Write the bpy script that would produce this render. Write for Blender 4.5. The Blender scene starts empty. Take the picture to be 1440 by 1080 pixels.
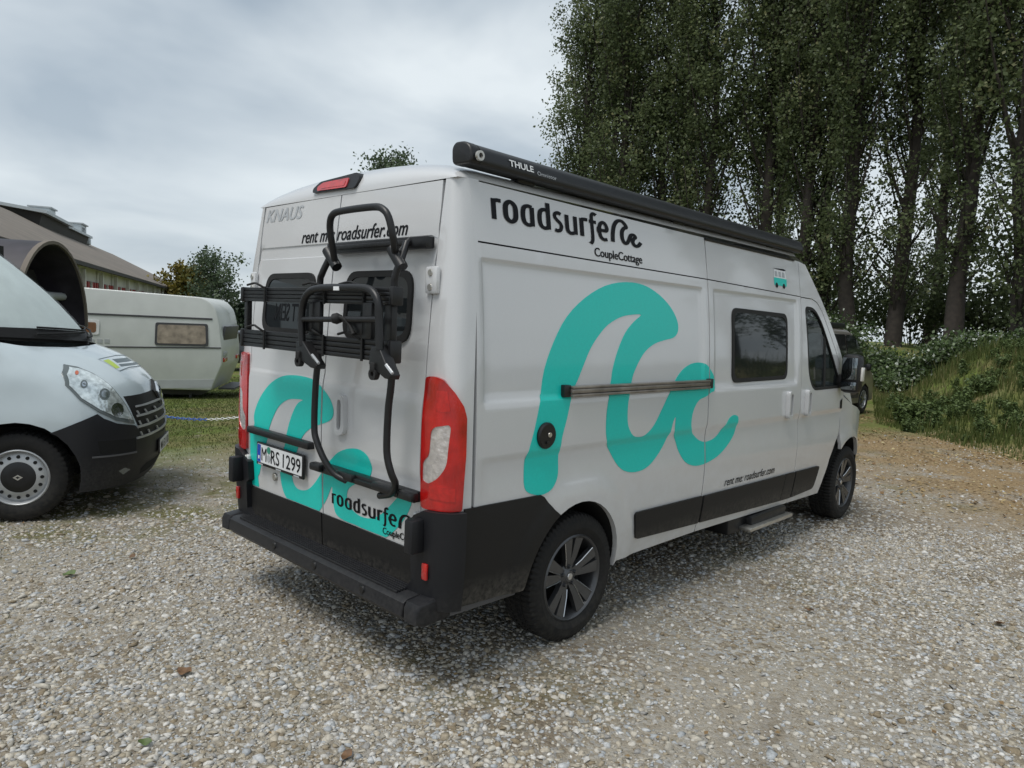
import bpy, bmesh, math, random
import numpy as np
from mathutils import Vector, Matrix
from mathutils.geometry import delaunay_2d_cdt
random.seed(7); RNG = np.random.default_rng(7)
SC = bpy.context.scene
COL = SC.collection
# ------------------------------------------------------------------ camera
CAM = np.array([-1.98107, -3.34350, 1.69719])
YAW, PITCH, ROLL, FOC = 0.764433, -0.083330, 0.046748, 1015.44     # focal length in pixels of a 1440 px wide frame
def cam_axes():
    f = np.array([math.cos(PITCH)*math.cos(YAW), math.cos(PITCH)*math.sin(YAW), math.sin(PITCH)])
    r = np.cross(f, [0, 0, 1.0]); r /= np.linalg.norm(r); u = np.cross(r, f)
    c, s = math.cos(ROLL), math.sin(ROLL)
    return f, c*r + s*u, -s*r + c*u
CF, CR, CU = cam_axes()
cd = bpy.data.cameras.new('camera'); cam = bpy.data.objects.new('camera', cd); COL.objects.link(cam)
cd.sensor_width = 36.0; cd.lens = FOC/1440*36.0; cd.clip_start = 0.05; cd.clip_end = 2000
M4 = Matrix.Identity(4)
for i in range(3):
    M4[i][0], M4[i][1], M4[i][2], M4[i][3] = CR[i], CU[i], -CF[i], CAM[i]
cam.matrix_world = M4
SC.camera = cam
# ------------------------------------------------------------------ world, sun, exposure
SUN_DIR = np.array([-0.42, 0.02, 0.90]); SUN_DIR = SUN_DIR/np.linalg.norm(SUN_DIR)    # towards the sun
world = bpy.data.worlds.new('World'); SC.world = world; world.use_nodes = True
def build_world():
    nt = world.node_tree; nt.nodes.clear(); N = nt.nodes.new; L = nt.links.new
    out = N('ShaderNodeOutputWorld'); bg = N('ShaderNodeBackground'); bg.inputs['Strength'].default_value = 0.1
    sky = N('ShaderNodeTexSky'); sky.sky_type = 'NISHITA'; sky.sun_disc = False
    sky.sun_elevation = math.asin(SUN_DIR[2]); sky.sun_rotation = math.atan2(SUN_DIR[0], SUN_DIR[1])
    sky.dust_density = 2.0
    tc = N('ShaderNodeTexCoord'); sep = N('ShaderNodeSeparateXYZ'); L(tc.outputs['Generated'], sep.inputs[0])
    ad = N('ShaderNodeMath'); ad.operation = 'MAXIMUM'; ad.inputs[1].default_value = 0.0; L(sep.outputs['Z'], ad.inputs[0])
    ad2 = N('ShaderNodeMath'); ad2.operation = 'ADD'; ad2.inputs[1].default_value = 0.22; L(ad.outputs[0], ad2.inputs[0])
    dv = N('ShaderNodeVectorMath'); dv.operation = 'DIVIDE'
    cmb = N('ShaderNodeCombineXYZ'); L(ad2.outputs[0], cmb.inputs[0]); L(ad2.outputs[0], cmb.inputs[1]); cmb.inputs[2].default_value = 1
    L(tc.outputs['Generated'], dv.inputs[0]); L(cmb.outputs[0], dv.inputs[1])
    mp = N('ShaderNodeMapping'); mp.inputs['Location'].default_value = (3.1, 1.4, 0.0); mp.inputs['Scale'].default_value = (0.8, 0.8, 0.15)
    L(dv.outputs[0], mp.inputs['Vector'])
    n1 = N('ShaderNodeTexNoise'); n1.inputs['Scale'].default_value = 1.15; n1.inputs['Detail'].default_value = 5.0; n1.inputs['Roughness'].default_value = 0.5
    n1.inputs['Distortion'].default_value = 0.3
    L(mp.outputs[0], n1.inputs['Vector'])
    cr = N('ShaderNodeValToRGB'); e = cr.color_ramp.elements
    e[0].position = 0.36; e[0].color = (0.235, 0.285, 0.335, 1); e[1].position = 0.64; e[1].color = (0.52, 0.56, 0.58, 1)
    L(n1.outputs[0], cr.inputs[0])
    # the cloud deck thins towards the horizon, which stays pale
    hz = N('ShaderNodeMapRange'); hz.inputs['From Min'].default_value = 0.0; hz.inputs['From Max'].default_value = 0.34
    hz.inputs['To Min'].default_value = 0.5; hz.inputs['To Max'].default_value = 0.0; L(sep.outputs['Z'], hz.inputs['Value'])
    m1 = N('ShaderNodeMix'); m1.data_type = 'RGBA'; L(hz.outputs[0], m1.inputs[0]); L(cr.outputs[0], m1.inputs[6]); m1.inputs[7].default_value = (0.485, 0.53, 0.555, 1)
    sc = N('ShaderNodeMix'); sc.data_type = 'RGBA'; sc.blend_type = 'MULTIPLY'; sc.inputs[0].default_value = 1
    L(m1.outputs[2], sc.inputs[6]); sc.inputs[7].default_value = (10, 10, 10, 1); sc.clamp_result = False
    m2 = N('ShaderNodeMix'); m2.data_type = 'RGBA'; m2.inputs[0].default_value = 0.93; m2.clamp_result = False
    L(sky.outputs[0], m2.inputs[6]); L(sc.outputs[2], m2.inputs[7])
    L(m2.outputs[2], bg.inputs['Color']); L(bg.outputs[0], out.inputs['Surface'])
build_world()
sd = bpy.data.lights.new('sun', 'SUN'); sun = bpy.data.objects.new('sun', sd); COL.objects.link(sun)
sd.energy = 1.5; sd.angle = math.radians(28); sd.color = (1.0, 0.97, 0.92)
sun.rotation_euler = Vector(SUN_DIR).to_track_quat('Z', 'Y').to_euler(); sun.location = (0, 0, 40)
SC.view_settings.view_transform = 'Standard'; SC.view_settings.look = 'None'
SC.view_settings.gamma = 1.0; SC.view_settings.use_curve_mapping = False
SC.view_settings.exposure = 0.66
SC.cycles.max_bounces = 6; SC.cycles.transparent_max_bounces = 12
# ------------------------------------------------------------------ pixels to places
def ray(x, y): return CF + CR*(x-720)/FOC - CU*(y-540)/FOC
def on_plane(x, y, axis, val):
    d = ray(x, y); t = (val-CAM[axis])/d[axis]; return CAM + t*d
def proj(P):
    d = np.asarray(P) - CAM; z = d @ CF
    return np.stack([720 + FOC*(d @ CR)/z, 540 - FOC*(d @ CU)/z], -1)
GF = np.array([math.cos(YAW), math.sin(YAW), 0.0]); GR = np.array([math.sin(YAW), -math.cos(YAW), 0.0])
def at_depth(px, depth, z=0.0):
    """place on the ground plan seen at column px, at this depth in metres"""
    p = CAM + GF*depth + GR*((px-720)/FOC*depth); return np.array([p[0], p[1], z])
def r1(u, v): return (310+u/4, 180+v/4)
def r2(u, v): return (310+u/4, 440+v/4)
def r3(u, v): return (310+u/4, 630+v/4)
def r4(u, v): return (620+u/2.769, 180+v/2.769)
def r5(u, v): return (620+u/2.769, 520+v/2.769)
def r6(u, v): return (960+u/2.4, 330+v/2.4)
# ------------------------------------------------------------------ materials
MATS = {}
def nodes_of(name):
    m = bpy.data.materials.new(name); m.use_nodes = True; MATS[name] = m
    nt = m.node_tree; return m, nt, nt.nodes['Principled BSDF'], nt.nodes.new, nt.links.new
def mat(name, col, rough=0.5, metal=0.0, coat=0.0, var=0.08, scale=8.0, bump=0.0, bscale=60.0, spec=0.5, emit=None, rvar=0.1):
    """a plain surface with a little uneven colour, gloss and relief"""
    m, nt, b, N, L = nodes_of(name)
    tc = N('ShaderNodeTexCoord'); nz = N('ShaderNodeTexNoise'); nz.inputs['Scale'].default_value = scale; nz.inputs['Detail'].default_value = 4
    L(tc.outputs['Object'], nz.inputs['Vector'])
    mr = N('ShaderNodeMapRange'); mr.inputs['From Min'].default_value = .3; mr.inputs['From Max'].default_value = .7
    mr.inputs['To Min'].default_value = 1-var; mr.inputs['To Max'].default_value = 1+var; L(nz.outputs[0], mr.inputs['Value'])
    mx = N('ShaderNodeMix'); mx.data_type = 'RGBA'; mx.blend_type = 'MULTIPLY'; mx.inputs[0].default_value = 1; mx.clamp_result = False
    mx.inputs[6].default_value = (*col, 1); L(mr.outputs[0], mx.inputs[7]); L(mx.outputs[2], b.inputs['Base Color'])
    rr = N('ShaderNodeMapRange'); rr.inputs['To Min'].default_value = max(0.02, rough-rvar*rough); rr.inputs['To Max'].default_value = min(1, rough+rvar*rough)
    L(nz.outputs[0], rr.inputs['Value']); L(rr.outputs[0], b.inputs['Roughness'])
    b.inputs['Metallic'].default_value = metal; b.inputs['Coat Weight'].default_value = coat; b.inputs['Coat Roughness'].default_value = 0.06
    b.inputs['Specular IOR Level'].default_value = spec
    if bump:
        n2 = N('ShaderNodeTexNoise'); n2.inputs['Scale'].default_value = bscale; n2.inputs['Detail'].default_value = 3; L(tc.outputs['Object'], n2.inputs['Vector'])
        bp = N('ShaderNodeBump'); bp.inputs['Strength'].default_value = bump; bp.inputs['Distance'].default_value = 0.01
        L(n2.outputs[0], bp.inputs['Height']); L(bp.outputs[0], b.inputs['Normal'])
    if emit: b.inputs['Emission Color'].default_value = (*emit[0], 1); b.inputs['Emission Strength'].default_value = emit[1]
    return m
def dirty(name, col, dirt, rough, coat=0.0, z0=0.3, z1=0.7, amount=0.8, scale=14.0, bump=0.0, thin=0.0, metal=0.0, flake=0.0):
    """paint or plastic with road dust that clings to its lower part"""
    m, nt, b, N, L = nodes_of(name)
    tc = N('ShaderNodeTexCoord'); sp = N('ShaderNodeSeparateXYZ'); L(tc.outputs['Object'], sp.inputs[0])
    nz = N('ShaderNodeTexNoise'); nz.inputs['Scale'].default_value = scale; nz.inputs['Detail'].default_value = 7; nz.inputs['Roughness'].default_value = .65
    L(tc.outputs['Object'], nz.inputs['Vector'])
    g = N('ShaderNodeMapRange'); g.inputs['From Min'].default_value = z1; g.inputs['From Max'].default_value = z0; L(sp.outputs['Z'], g.inputs['Value'])
    g.inputs['To Min'].default_value = thin; g.inputs['To Max'].default_value = 1
    n2 = N('ShaderNodeMapRange'); n2.inputs['From Min'].default_value = .36; n2.inputs['From Max'].default_value = .68; L(nz.outputs[0], n2.inputs['Value'])
    mu = N('ShaderNodeMath'); mu.operation = 'MULTIPLY'; L(g.outputs[0], mu.inputs[0]); L(n2.outputs[0], mu.inputs[1])
    m3 = N('ShaderNodeMath'); m3.operation = 'MULTIPLY'; m3.inputs[1].default_value = amount; L(mu.outputs[0], m3.inputs[0])
    mx = N('ShaderNodeMix'); mx.data_type = 'RGBA'; L(m3.outputs[0], mx.inputs[0]); mx.inputs[6].default_value = (*col, 1); mx.inputs[7].default_value = (*dirt, 1)
    if flake:
        wn = N('ShaderNodeTexNoise'); wn.inputs['Scale'].default_value = 260; wn.inputs['Detail'].default_value = 1; L(tc.outputs['Object'], wn.inputs['Vector'])
        fr = N('ShaderNodeMapRange'); fr.inputs['To Min'].default_value = 1-flake; fr.inputs['To Max'].default_value = 1+flake; L(wn.outputs[0], fr.inputs['Value'])
        fm = N('ShaderNodeMix'); fm.data_type = 'RGBA'; fm.blend_type = 'MULTIPLY'; fm.inputs[0].default_value = 1; fm.clamp_result = False
        L(mx.outputs[2], fm.inputs[6]); L(fr.outputs[0], fm.inputs[7]); L(fm.outputs[2], b.inputs['Base Color'])
    else: L(mx.outputs[2], b.inputs['Base Color'])
    rr = N('ShaderNodeMapRange'); rr.inputs['To Min'].default_value = rough; rr.inputs['To Max'].default_value = min(1, rough+.45); L(m3.outputs[0], rr.inputs['Value']); L(rr.outputs[0], b.inputs['Roughness'])
    b.inputs['Coat Roughness'].default_value = .05; b.inputs['Metallic'].default_value = metal
    if not coat: b.inputs['Specular IOR Level'].default_value = .3
    if coat:
        cc = N('ShaderNodeMapRange'); cc.inputs['To Min'].default_value = coat; cc.inputs['To Max'].default_value = coat*.2; L(m3.outputs[0], cc.inputs['Value']); L(cc.outputs[0], b.inputs['Coat Weight'])
    bp = N('ShaderNodeBump'); bp.inputs['Distance'].default_value = 0.004
    if bump: bp.inputs['Strength'].default_value = bump; n4 = N('ShaderNodeTexNoise'); n4.inputs['Scale'].default_value = 220; L(tc.outputs['Object'], n4.inputs['Vector']); L(n4.outputs[0], bp.inputs['Height'])
    else: bp.inputs['Strength'].default_value = 0.10; n4 = N('ShaderNodeTexNoise'); n4.inputs['Scale'].default_value = 3.0; L(tc.outputs['Object'], n4.inputs['Vector']); L(n4.outputs[0], bp.inputs['Height'])
    L(bp.outputs[0], b.inputs['Normal'])
    return m
def glass(name, tint=(.02, .025, .03), alpha=0.75, rough=0.03, clear=(.75, .82, .8)):
    """tinted pane: reflects the sky, lets some of what is behind it through"""
    m, nt, b, N, L = nodes_of(name)
    b.inputs['Base Color'].default_value = (*tint, 1); b.inputs['Roughness'].default_value = rough; b.inputs['Specular IOR Level'].default_value = .6
    tr = N('ShaderNodeBsdfTransparent'); tr.inputs[0].default_value = (*clear, 1); mx = N('ShaderNodeMixShader'); mx.inputs[0].default_value = alpha
    L(tr.outputs[0], mx.inputs[1]); L(b.outputs[0], mx.inputs[2]); L(mx.outputs[0], nt.nodes['Material Output'].inputs['Surface'])
    return m
def leafmat(name, c0, c1, c2=None, trans=0.25, rough=0.5):
    """leaves: each takes its own tone from the mesh attribute 'tone'"""
    m, nt, b, N, L = nodes_of(name)
    at = N('ShaderNodeAttribute'); at.attribute_name = 'tone'
    cr = N('ShaderNodeValToRGB'); e = cr.color_ramp.elements; e[0].color = (*c0, 1); e[1].color = (*c1, 1); e[1].position = .85 if c2 else 1
    if c2: x = cr.color_ramp.elements.new(1.0); x.color = (*c2, 1)
    L(at.outputs['Fac'], cr.inputs[0]); L(cr.outputs[0], b.inputs['Base Color']); b.inputs['Roughness'].default_value = rough; b.inputs['Specular IOR Level'].default_value = .3
    tl = N('ShaderNodeBsdfTranslucent'); L(cr.outputs[0], tl.inputs[0]); mx = N('ShaderNodeMixShader'); mx.inputs[0].default_value = trans
    L(b.outputs[0], mx.inputs[1]); L(tl.outputs[0], mx.inputs[2]); L(mx.outputs[0], nt.nodes['Material Output'].inputs['Surface'])
    return m
dirty('van_paint', (.60, .605, .612), (.40, .36, .30), .30, coat=1.0, z0=.3, z1=1.1, amount=.32, thin=.05, flake=.05)
dirty('cladding', (.0125, .012, .012), (.22, .20, .17), .55, z0=.36, z1=.54, amount=.6, scale=34, bump=.12, thin=.0)
mat('runner_metal', (.26, .235, .21), .4, metal=.6, var=.3, scale=9, bump=.05)
dirty('bumper_plastic', (.014, .0145, .017), (.10, .095, .09), .46, z0=.34, z1=.52, amount=.30, scale=40, bump=.10, thin=.03)
mat('black_metal', (.007, .007, .008), .42, var=.2, scale=20, bump=.04, bscale=300, rvar=.3)
mat('rubber', (.010, .010, .010), .75, var=.25, scale=30, bump=.1, bscale=200)
dirty('tyre_rubber', (.012, .012, .0125), (.07, .063, .052), .78, z0=-.36, z1=.1, amount=.5, scale=30, bump=.12, thin=.3)
mat('alloy_dark', (.085, .086, .09), .38, metal=.6, coat=.3, var=.15)
mat('alloy_bright', (.62, .63, .65), .28, metal=1.0)
mat('void', (.006, .006, .006), .9)
mat('teal', (.004, .58, .50), .42, coat=.2, var=.04, scale=90)
mat('print_black', (.004, .004, .006), .5, spec=.2)
mat('print_white', (.78, .79, .80), .4)
mat('print_grey', (.42, .44, .46), .4, coat=.4)
mat('lens_red', (.46, .009, .008), .10, coat=1.0, var=.35, scale=9, bump=.12, bscale=120)
mat('lens_red_bright', (.50, .012, .01), .15, coat=1.0, var=.2, scale=40)
mat('lens_clear', (.62, .58, .56), .10, coat=1.0, metal=.35, var=.2, scale=30, bump=.4, bscale=50)
mat('aluminium', (.56, .54, .50), .36, metal=.85, var=.15, scale=14, bump=.05)
mat('awning_grey', (.011, .0115, .013), .40, var=.12, scale=5, bump=.04, bscale=120)
glass('window_glass', (.012, .014, .016), .88)
glass('cab_glass', (.02, .025, .028), .42)
mat('seat_fabric', (.03, .03, .034), .9, bump=.2)
mat('trim_grey', (.10, .10, .105), .7)
mat('plate_white', (.72, .73, .74), .4)
mat('eu_blue', (.01, .06, .42), .4)
mat('sticker_green', (.04, .26, .18), .5)
mat('mirror_glass', (.22, .24, .25), .04, metal=1.0, var=.02)
mat('indicator', (.7, .68, .64), .15, coat=1)
# ------------------------------------------------------------------ object helpers
def link(o, parent=None):
    COL.objects.link(o)
    if parent is not None: o.parent = parent
    return o
def thing(name, label, cat, loc=(0, 0, 0), rz=0.0, group=None):
    o = bpy.data.objects.new(name, None); COL.objects.link(o); o.location = loc; o.rotation_euler = (0, 0, rz); o.empty_display_size = .2
    o['label'] = label; o['category'] = cat
    if group: o['group'] = group
    return o
def tag(o, label=None, cat=None, group=None, kind=None):
    for k, v in (('label', label), ('category', cat), ('group', group), ('kind', kind)):
        if v: o[k] = v
    return o
def mesh_obj(name, V, F, m, parent=None, smooth=None, attr=None):
    me = bpy.data.meshes.new(name); me.from_pydata([tuple(map(float, v)) for v in V], [], F); me.update()
    me.materials.append(MATS[m])
    if smooth is not None:
        me.polygons.foreach_set('use_smooth', [True]*len(me.polygons)); me.set_sharp_from_angle(angle=math.radians(smooth))
    return link(bpy.data.objects.new(name, me), parent)
def mesh_big(name, V, F, m, parent=None, tone=None, smooth=False, k=None):
    """numpy arrays V (n,3) and F (m,k) to a mesh, with a per-face 'tone'"""
    me = bpy.data.meshes.new(name); V = np.asarray(V, np.float32); F = np.asarray(F, np.int32); k = F.shape[1]
    me.vertices.add(len(V)); me.vertices.foreach_set('co', V.ravel())
    me.loops.add(F.size); me.loops.foreach_set('vertex_index', F.ravel())
    me.polygons.add(len(F)); me.polygons.foreach_set('loop_start', np.arange(0, F.size, k, dtype=np.int32)); me.polygons.foreach_set('loop_total', np.full(len(F), k, np.int32))
    me.update(calc_edges=True); me.materials.append(MATS[m])
    if tone is not None:
        a = me.attributes.new('tone', 'FLOAT', 'FACE'); a.data.foreach_set('value', np.asarray(tone, np.float32))
    if smooth: me.polygons.foreach_set('use_smooth', np.ones(len(F), bool))
    return link(bpy.data.objects.new(name, me), parent)
class MB:
    """collects simple shapes for ONE mesh object"""
    def __init__(s): s.V = []; s.F = []
    def add(s, V, F): o = len(s.V); s.V += [tuple(v) for v in V]; s.F += [tuple(i+o for i in f) for f in F]; return s
    def box(s, c, d, R=None, bev=0.0):
        bm = bmesh.new(); bmesh.ops.create_cube(bm, size=1.0)
        for v in bm.verts: v.co = Vector((v.co.x*d[0], v.co.y*d[1], v.co.z*d[2]))
        if bev: bmesh.ops.bevel(bm, geom=bm.edges[:], offset=bev, segments=2, affect='EDGES', profile=.5)
        bm.verts.index_update()
        V = [np.array(v.co) for v in bm.verts]; F = [[v.index for v in f.verts] for f in bm.faces]; bm.free()
        if R is not None: V = [np.asarray(R) @ v for v in V]
        return s.add([v+np.asarray(c) for v in V], F)
    def tube(s, path, r, n=10, smooth=4, closed=False, cap=True, flat=1.0):
        P = spline(path, smooth, closed) if smooth else [np.asarray(p, float) for p in path]
        rr = r if hasattr(r, '__len__') else [r]*len(P)
        if len(rr) != len(P): rr = np.interp(np.linspace(0, 1, len(P)), np.linspace(0, 1, len(rr)), rr)
        up = None; V = []; F = []; m = len(P)
        for i, p in enumerate(P):
            a = P[(i-1) % m] if (closed or i > 0) else P[i]; b = P[(i+1) % m] if (closed or i < m-1) else P[i]
            t = b-a; t = t/(np.linalg.norm(t)+1e-9)
            if up is None: up = np.array([0, 0, 1.0]) if abs(t[2]) < .9 else np.array([1.0, 0, 0])
            up = up - t*(up @ t); up /= np.linalg.norm(up)+1e-9; sd = np.cross(t, up)
            for k in range(n):
                w = 2*math.pi*k/n; V.append(p + rr[i]*(math.cos(w)*up*flat + math.sin(w)*sd))
        for i in range(m if closed else m-1):
            j = (i+1) % m
            for k in range(n): F.append((i*n+k, i*n+(k+1) % n, j*n+(k+1) % n, j*n+k))
        if cap and not closed: F.append(tuple(range(n-1, -1, -1))); F.append(tuple((m-1)*n+k for k in range(n)))
        return s.add(V, F)
    def lathe(s, prof, n=32, axis='y', c=(0, 0, 0), closed=False):
        """profile of (radius, position along the axis)"""
        V = []; F = []; m = len(prof)
        for k in range(n):
            w = 2*math.pi*k/n
            for r, h in prof:
                a, b = r*math.cos(w), r*math.sin(w)
                V.append({'y': (a, h, b), 'x': (h, a, b), 'z': (a, b, h)}[axis])
        for k in range(n):
            j = (k+1) % n
            for i in range(m if closed else m-1): F.append((k*m+i, k*m+(i+1) % m, j*m+(i+1) % m, j*m+i))
        return s.add([np.array(v)+np.asarray(c) for v in V], F)
    def prism(s, poly, axis, a, b, bev=0.0):
        """flat outline pushed from a to b along an axis ('y': outline is x,z; 'x': y,z; 'z': x,y)"""
        mk = {'y': lambda p, h: (p[0], h, p[1]), 'x': lambda p, h: (h, p[0], p[1]), 'z': lambda p, h: (p[0], p[1], h)}[axis]
        bm = bmesh.new(); n = len(poly)
        A = [bm.verts.new(mk(p, a)) for p in poly]; B = [bm.verts.new(mk(p, b)) for p in poly]
        fa = bm.faces.new(A); fb = bm.faces.new(B[::-1])
        for i in range(n): bm.faces.new((A[i], B[i], B[(i+1) % n], A[(i+1) % n]))
        bmesh.ops.recalc_face_normals(bm, faces=bm.faces[:])
        if bev:
            ed = [e for e in bm.edges if (e.verts[0] in A) == (e.verts[1] in A)]
            bmesh.ops.bevel(bm, geom=ed, offset=bev, segments=3, affect='EDGES', profile=.5)
        bmesh.ops.triangulate(bm, faces=[f for f in bm.faces if len(f.verts) > 4])
        bm.verts.index_update(); V = [np.array(v.co) for v in bm.verts]; F = [[v.index for v in f.verts] for f in bm.faces]; bm.free()
        return s.add(V, F)
    def build(s, name, m, parent=None, smooth=35):
        return mesh_obj(name, s.V, s.F, m, parent, smooth)
def spline(P, k=4, closed=False):
    P = [np.asarray(p, float) for p in P]; n = len(P); out = []
    for i in range(n if closed else n-1):
        p0 = P[(i-1) % n] if (closed or i > 0) else P[i]; p1 = P[i]; p2 = P[(i+1) % n]; p3 = P[(i+2) % n] if (closed or i < n-2) else P[(i+1) % n]
        for j in range(k):
            t = j/k; out.append(.5*((2*p1)+(p2-p0)*t+(2*p0-5*p1+4*p2-p3)*t*t+(3*p1-p0-3*p2+p3)*t**3))
    if not closed: out.append(P[-1])
    return out
def round_poly(P, r, k=5):
    """rounds the corners of a polygon"""
    P = [np.asarray(p, float) for p in P]; out = []; n = len(P)
    rs = r if hasattr(r, '__len__') else [r]*n
    for i in range(n):
        a, b, c = P[i-1], P[i], P[(i+1) % n]; ri = rs[i]
        if ri <= 0: out.append(b); continue
        u = a-b; v = c-b; d = min(ri, .49*np.linalg.norm(u), .49*np.linalg.norm(v)); p = b+u/np.linalg.norm(u)*d; q = b+v/np.linalg.norm(v)*d
        for j in range(k+1): t = j/k; out.append((1-t)**2*p+2*t*(1-t)*b+t*t*q)
    return [tuple(p) for p in out]
def inside(pts, poly):
    x, y = pts[:, 0], pts[:, 1]; P = np.asarray(poly); r = np.zeros(len(pts), bool); j = len(P)-1
    for i in range(len(P)):
        xi, yi, xj, yj = P[i, 0], P[i, 1], P[j, 0], P[j, 1]
        if yi != yj:
            r ^= ((yi > y) != (yj > y)) & (x < (xj-xi)*(y-yi)/(yj-yi)+xi)
        j = i
    return r
def resample(poly, d):
    out = []; n = len(poly)
    for i in range(n):
        a = np.asarray(poly[i], float); b = np.asarray(poly[(i+1) % n], float); m = max(1, int(np.ceil(np.linalg.norm(b-a)/d)))
        for k in range(m): out.append(a+(b-a)*k/m)
    return out
def panel(name, outline, surf, m, parent=None, holes=(), d=.05, us=(), vs=(), off=0.0, skirt=.012, smooth=32):
    """sheet cut to an outline given in the surface's own two coordinates and laid on it; surf(u, v, off) -> xyz"""
    loops = [resample(outline, d)] + [resample(h, d) for h in holes]
    O = np.array(outline, float); lo = O.min(0); hi = O.max(0)
    U = np.unique(np.round(np.concatenate([np.arange(lo[0]+d, hi[0], d), [u for u in us if lo[0] < u < hi[0]]]), 5)) if True else []
    Vv = np.unique(np.round(np.concatenate([np.arange(lo[1]+d, hi[1], d), [v for v in vs if lo[1] < v < hi[1]]]), 5))
    pts = []; edges = []
    for lp in loops:
        o = len(pts); pts += [tuple(p) for p in lp]; edges += [(o+i, o+(i+1) % len(lp)) for i in range(len(lp))]
    B = np.array(pts)
    if len(U) and len(Vv):
        G = np.stack(np.meshgrid(U, Vv, indexing='ij'), -1).reshape(-1, 2)
        k = inside(G, outline)
        for h in holes: k &= ~inside(G, h)
        G = G[k]
        if len(G):
            dm = np.full(len(G), 1e9)
            for i in range(0, len(B), 200): dm = np.minimum(dm, ((G[:, None]-B[None, i:i+200])**2).sum(-1).min(1))
            G = G[dm > (.3*d)**2]
        pts += [tuple(p) for p in G]
    vo, eo, fo, *_ = delaunay_2d_cdt([Vector(p) for p in pts], edges, [], 0, 1e-6)
    vo = np.array([tuple(v) for v in vo]); T = np.array([f for f in fo if len(f) == 3])
    c = vo[T].mean(1); k = inside(c, outline)
    for h in holes: k &= ~inside(c, h)
    T = T[k]
    XYZ = np.array([surf(u, v, off) for u, v in vo])
    # outward orientation
    t = T[len(T)//2]; nn = np.cross(XYZ[t[1]]-XYZ[t[0]], XYZ[t[2]]-XYZ[t[0]])
    uv = vo[t].mean(0); ow = np.array(surf(uv[0], uv[1], off+.02))-np.array(surf(uv[0], uv[1], off))
    if nn @ ow < 0: T = T[:, ::-1]
    V = [tuple(p) for p in XYZ]; F = [tuple(int(i) for i in t) for t in T]
    if skirt:
        cnt = {}
        for t in F:
            for a, b in ((t[0], t[1]), (t[1], t[2]), (t[2], t[0])):
                e = (min(a, b), max(a, b)); cnt.setdefault(e, []).append((a, b))
        mp = {}
        for e, l in cnt.items():
            if len(l) == 1:
                a, b = l[0]
                for i in (a, b):
                    if i not in mp: mp[i] = len(V); V.append(tuple(surf(vo[i][0], vo[i][1], off-skirt)))
                F.append((b, a, mp[a], mp[b]))
    used = sorted({i for f in F for i in f}); rm = {o: n for n, o in enumerate(used)}
    return mesh_obj(name, [V[i] for i in used], [tuple(rm[i] for i in f) for f in F], m, parent, smooth)
def clip(poly, axis, val, keep):
    """part of a polygon on one side of a line u=val or v=val"""
    out = []; n = len(poly)
    for i in range(n):
        a, b = poly[i], poly[(i+1) % n]; ia = keep*(a[axis]-val) >= 0; ib = keep*(b[axis]-val) >= 0
        if ia: out.append(tuple(a))
        if ia != ib:
            t = (val-a[axis])/(b[axis]-a[axis]); out.append(tuple(np.asarray(a, float)+t*(np.asarray(b, float)-np.asarray(a, float))))
    return out
_PXG = {}
def px_uv(surf, pix, ur, vr, off=0.0, n=60):
    """where the line of sight through a pixel meets a surface, in the surface's own coordinates"""
    key = (surf.__name__, ur, vr, off, n)
    if key not in _PXG:
        G = np.array([(u, v) for u in np.linspace(*ur, n) for v in np.linspace(*vr, n)]); _PXG[key] = (G, proj(np.array([surf(u, v, off) for u, v in G])))
    G, P = _PXG[key]
    out = []
    for p in pix:
        p = np.asarray(p, float); e = ((P-p)**2).sum(1)
        c = np.argsort(e)[:6]; g = G[c[np.argmin(e[c])]].copy()
        h = [(ur[1]-ur[0])*1e-4, (vr[1]-vr[0])*1e-4]
        for _ in range(8):
            f0 = proj(np.array(surf(g[0], g[1], off)))-p
            J = np.stack([(proj(np.array(surf(g[0]+h[0], g[1], off)))-p-f0)/h[0], (proj(np.array(surf(g[0], g[1]+h[1], off)))-p-f0)/h[1]], 1)
            try: st = np.linalg.solve(J, -f0)
            except np.linalg.LinAlgError: break
            st = np.clip(st, [-.1*(ur[1]-ur[0]), -.1*(vr[1]-vr[0])], [.1*(ur[1]-ur[0]), .1*(vr[1]-vr[0])])
            g = g+st
        g = np.clip(g, [ur[0], vr[0]], [ur[1], vr[1]]); out.append((float(g[0]), float(g[1])))
    return out
_FONT = {}
def text_tris(s, shear=0.0, bold=0.0):
    """letters as flat triangles, height of the capitals = 1, starting at x=0"""
    key = (s, bold)
    if key not in _FONT:
        cu = bpy.data.curves.new('lettering', 'FONT'); cu.body = s; cu.size = 1.0; cu.offset = bold; cu.resolution_u = 3
        o = bpy.data.objects.new('lettering', cu); COL.objects.link(o); bpy.context.view_layer.update()
        me = o.evaluated_get(bpy.context.evaluated_depsgraph_get()).to_mesh()
        me.calc_loop_triangles()
        V = np.array([tuple(v.co)[:2] for v in me.vertices]); T = [tuple(t.vertices) for t in me.loop_triangles]
        bpy.data.objects.remove(o); bpy.data.curves.remove(cu)
        _FONT[key] = (V, T)
    V, T = _FONT[key]; V = V.copy(); V[:, 0] -= V[:, 0].min(); V /= .72
    V[:, 0] += shear*V[:, 1]
    return V, T
def lettering(name, s, surf, m, parent, place, off=.002, shear=0.0, bold=0.0, heavy=()):
    """place(x01, y) -> (u, v): x runs 0..1 over the word, y 0..1 over the capitals"""
    V, T = text_tris(s, shear, bold); w = V[:, 0].max(); UV = [place(v[0]/w, v[1]) for v in V]
    XYZ = [surf(u, v, off) for u, v in UV]; T = list(T); n = len(UV)
    for k, (du, dv_) in enumerate(heavy): XYZ += [surf(u+du, v+dv_, off+.0003*(k+1)) for u, v in UV]; T += [tuple(i+n*(k+1) for i in t) for t in T[:len(T)//(k+1)]]
    return mesh_obj(name, XYZ, T, m, parent)
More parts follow.
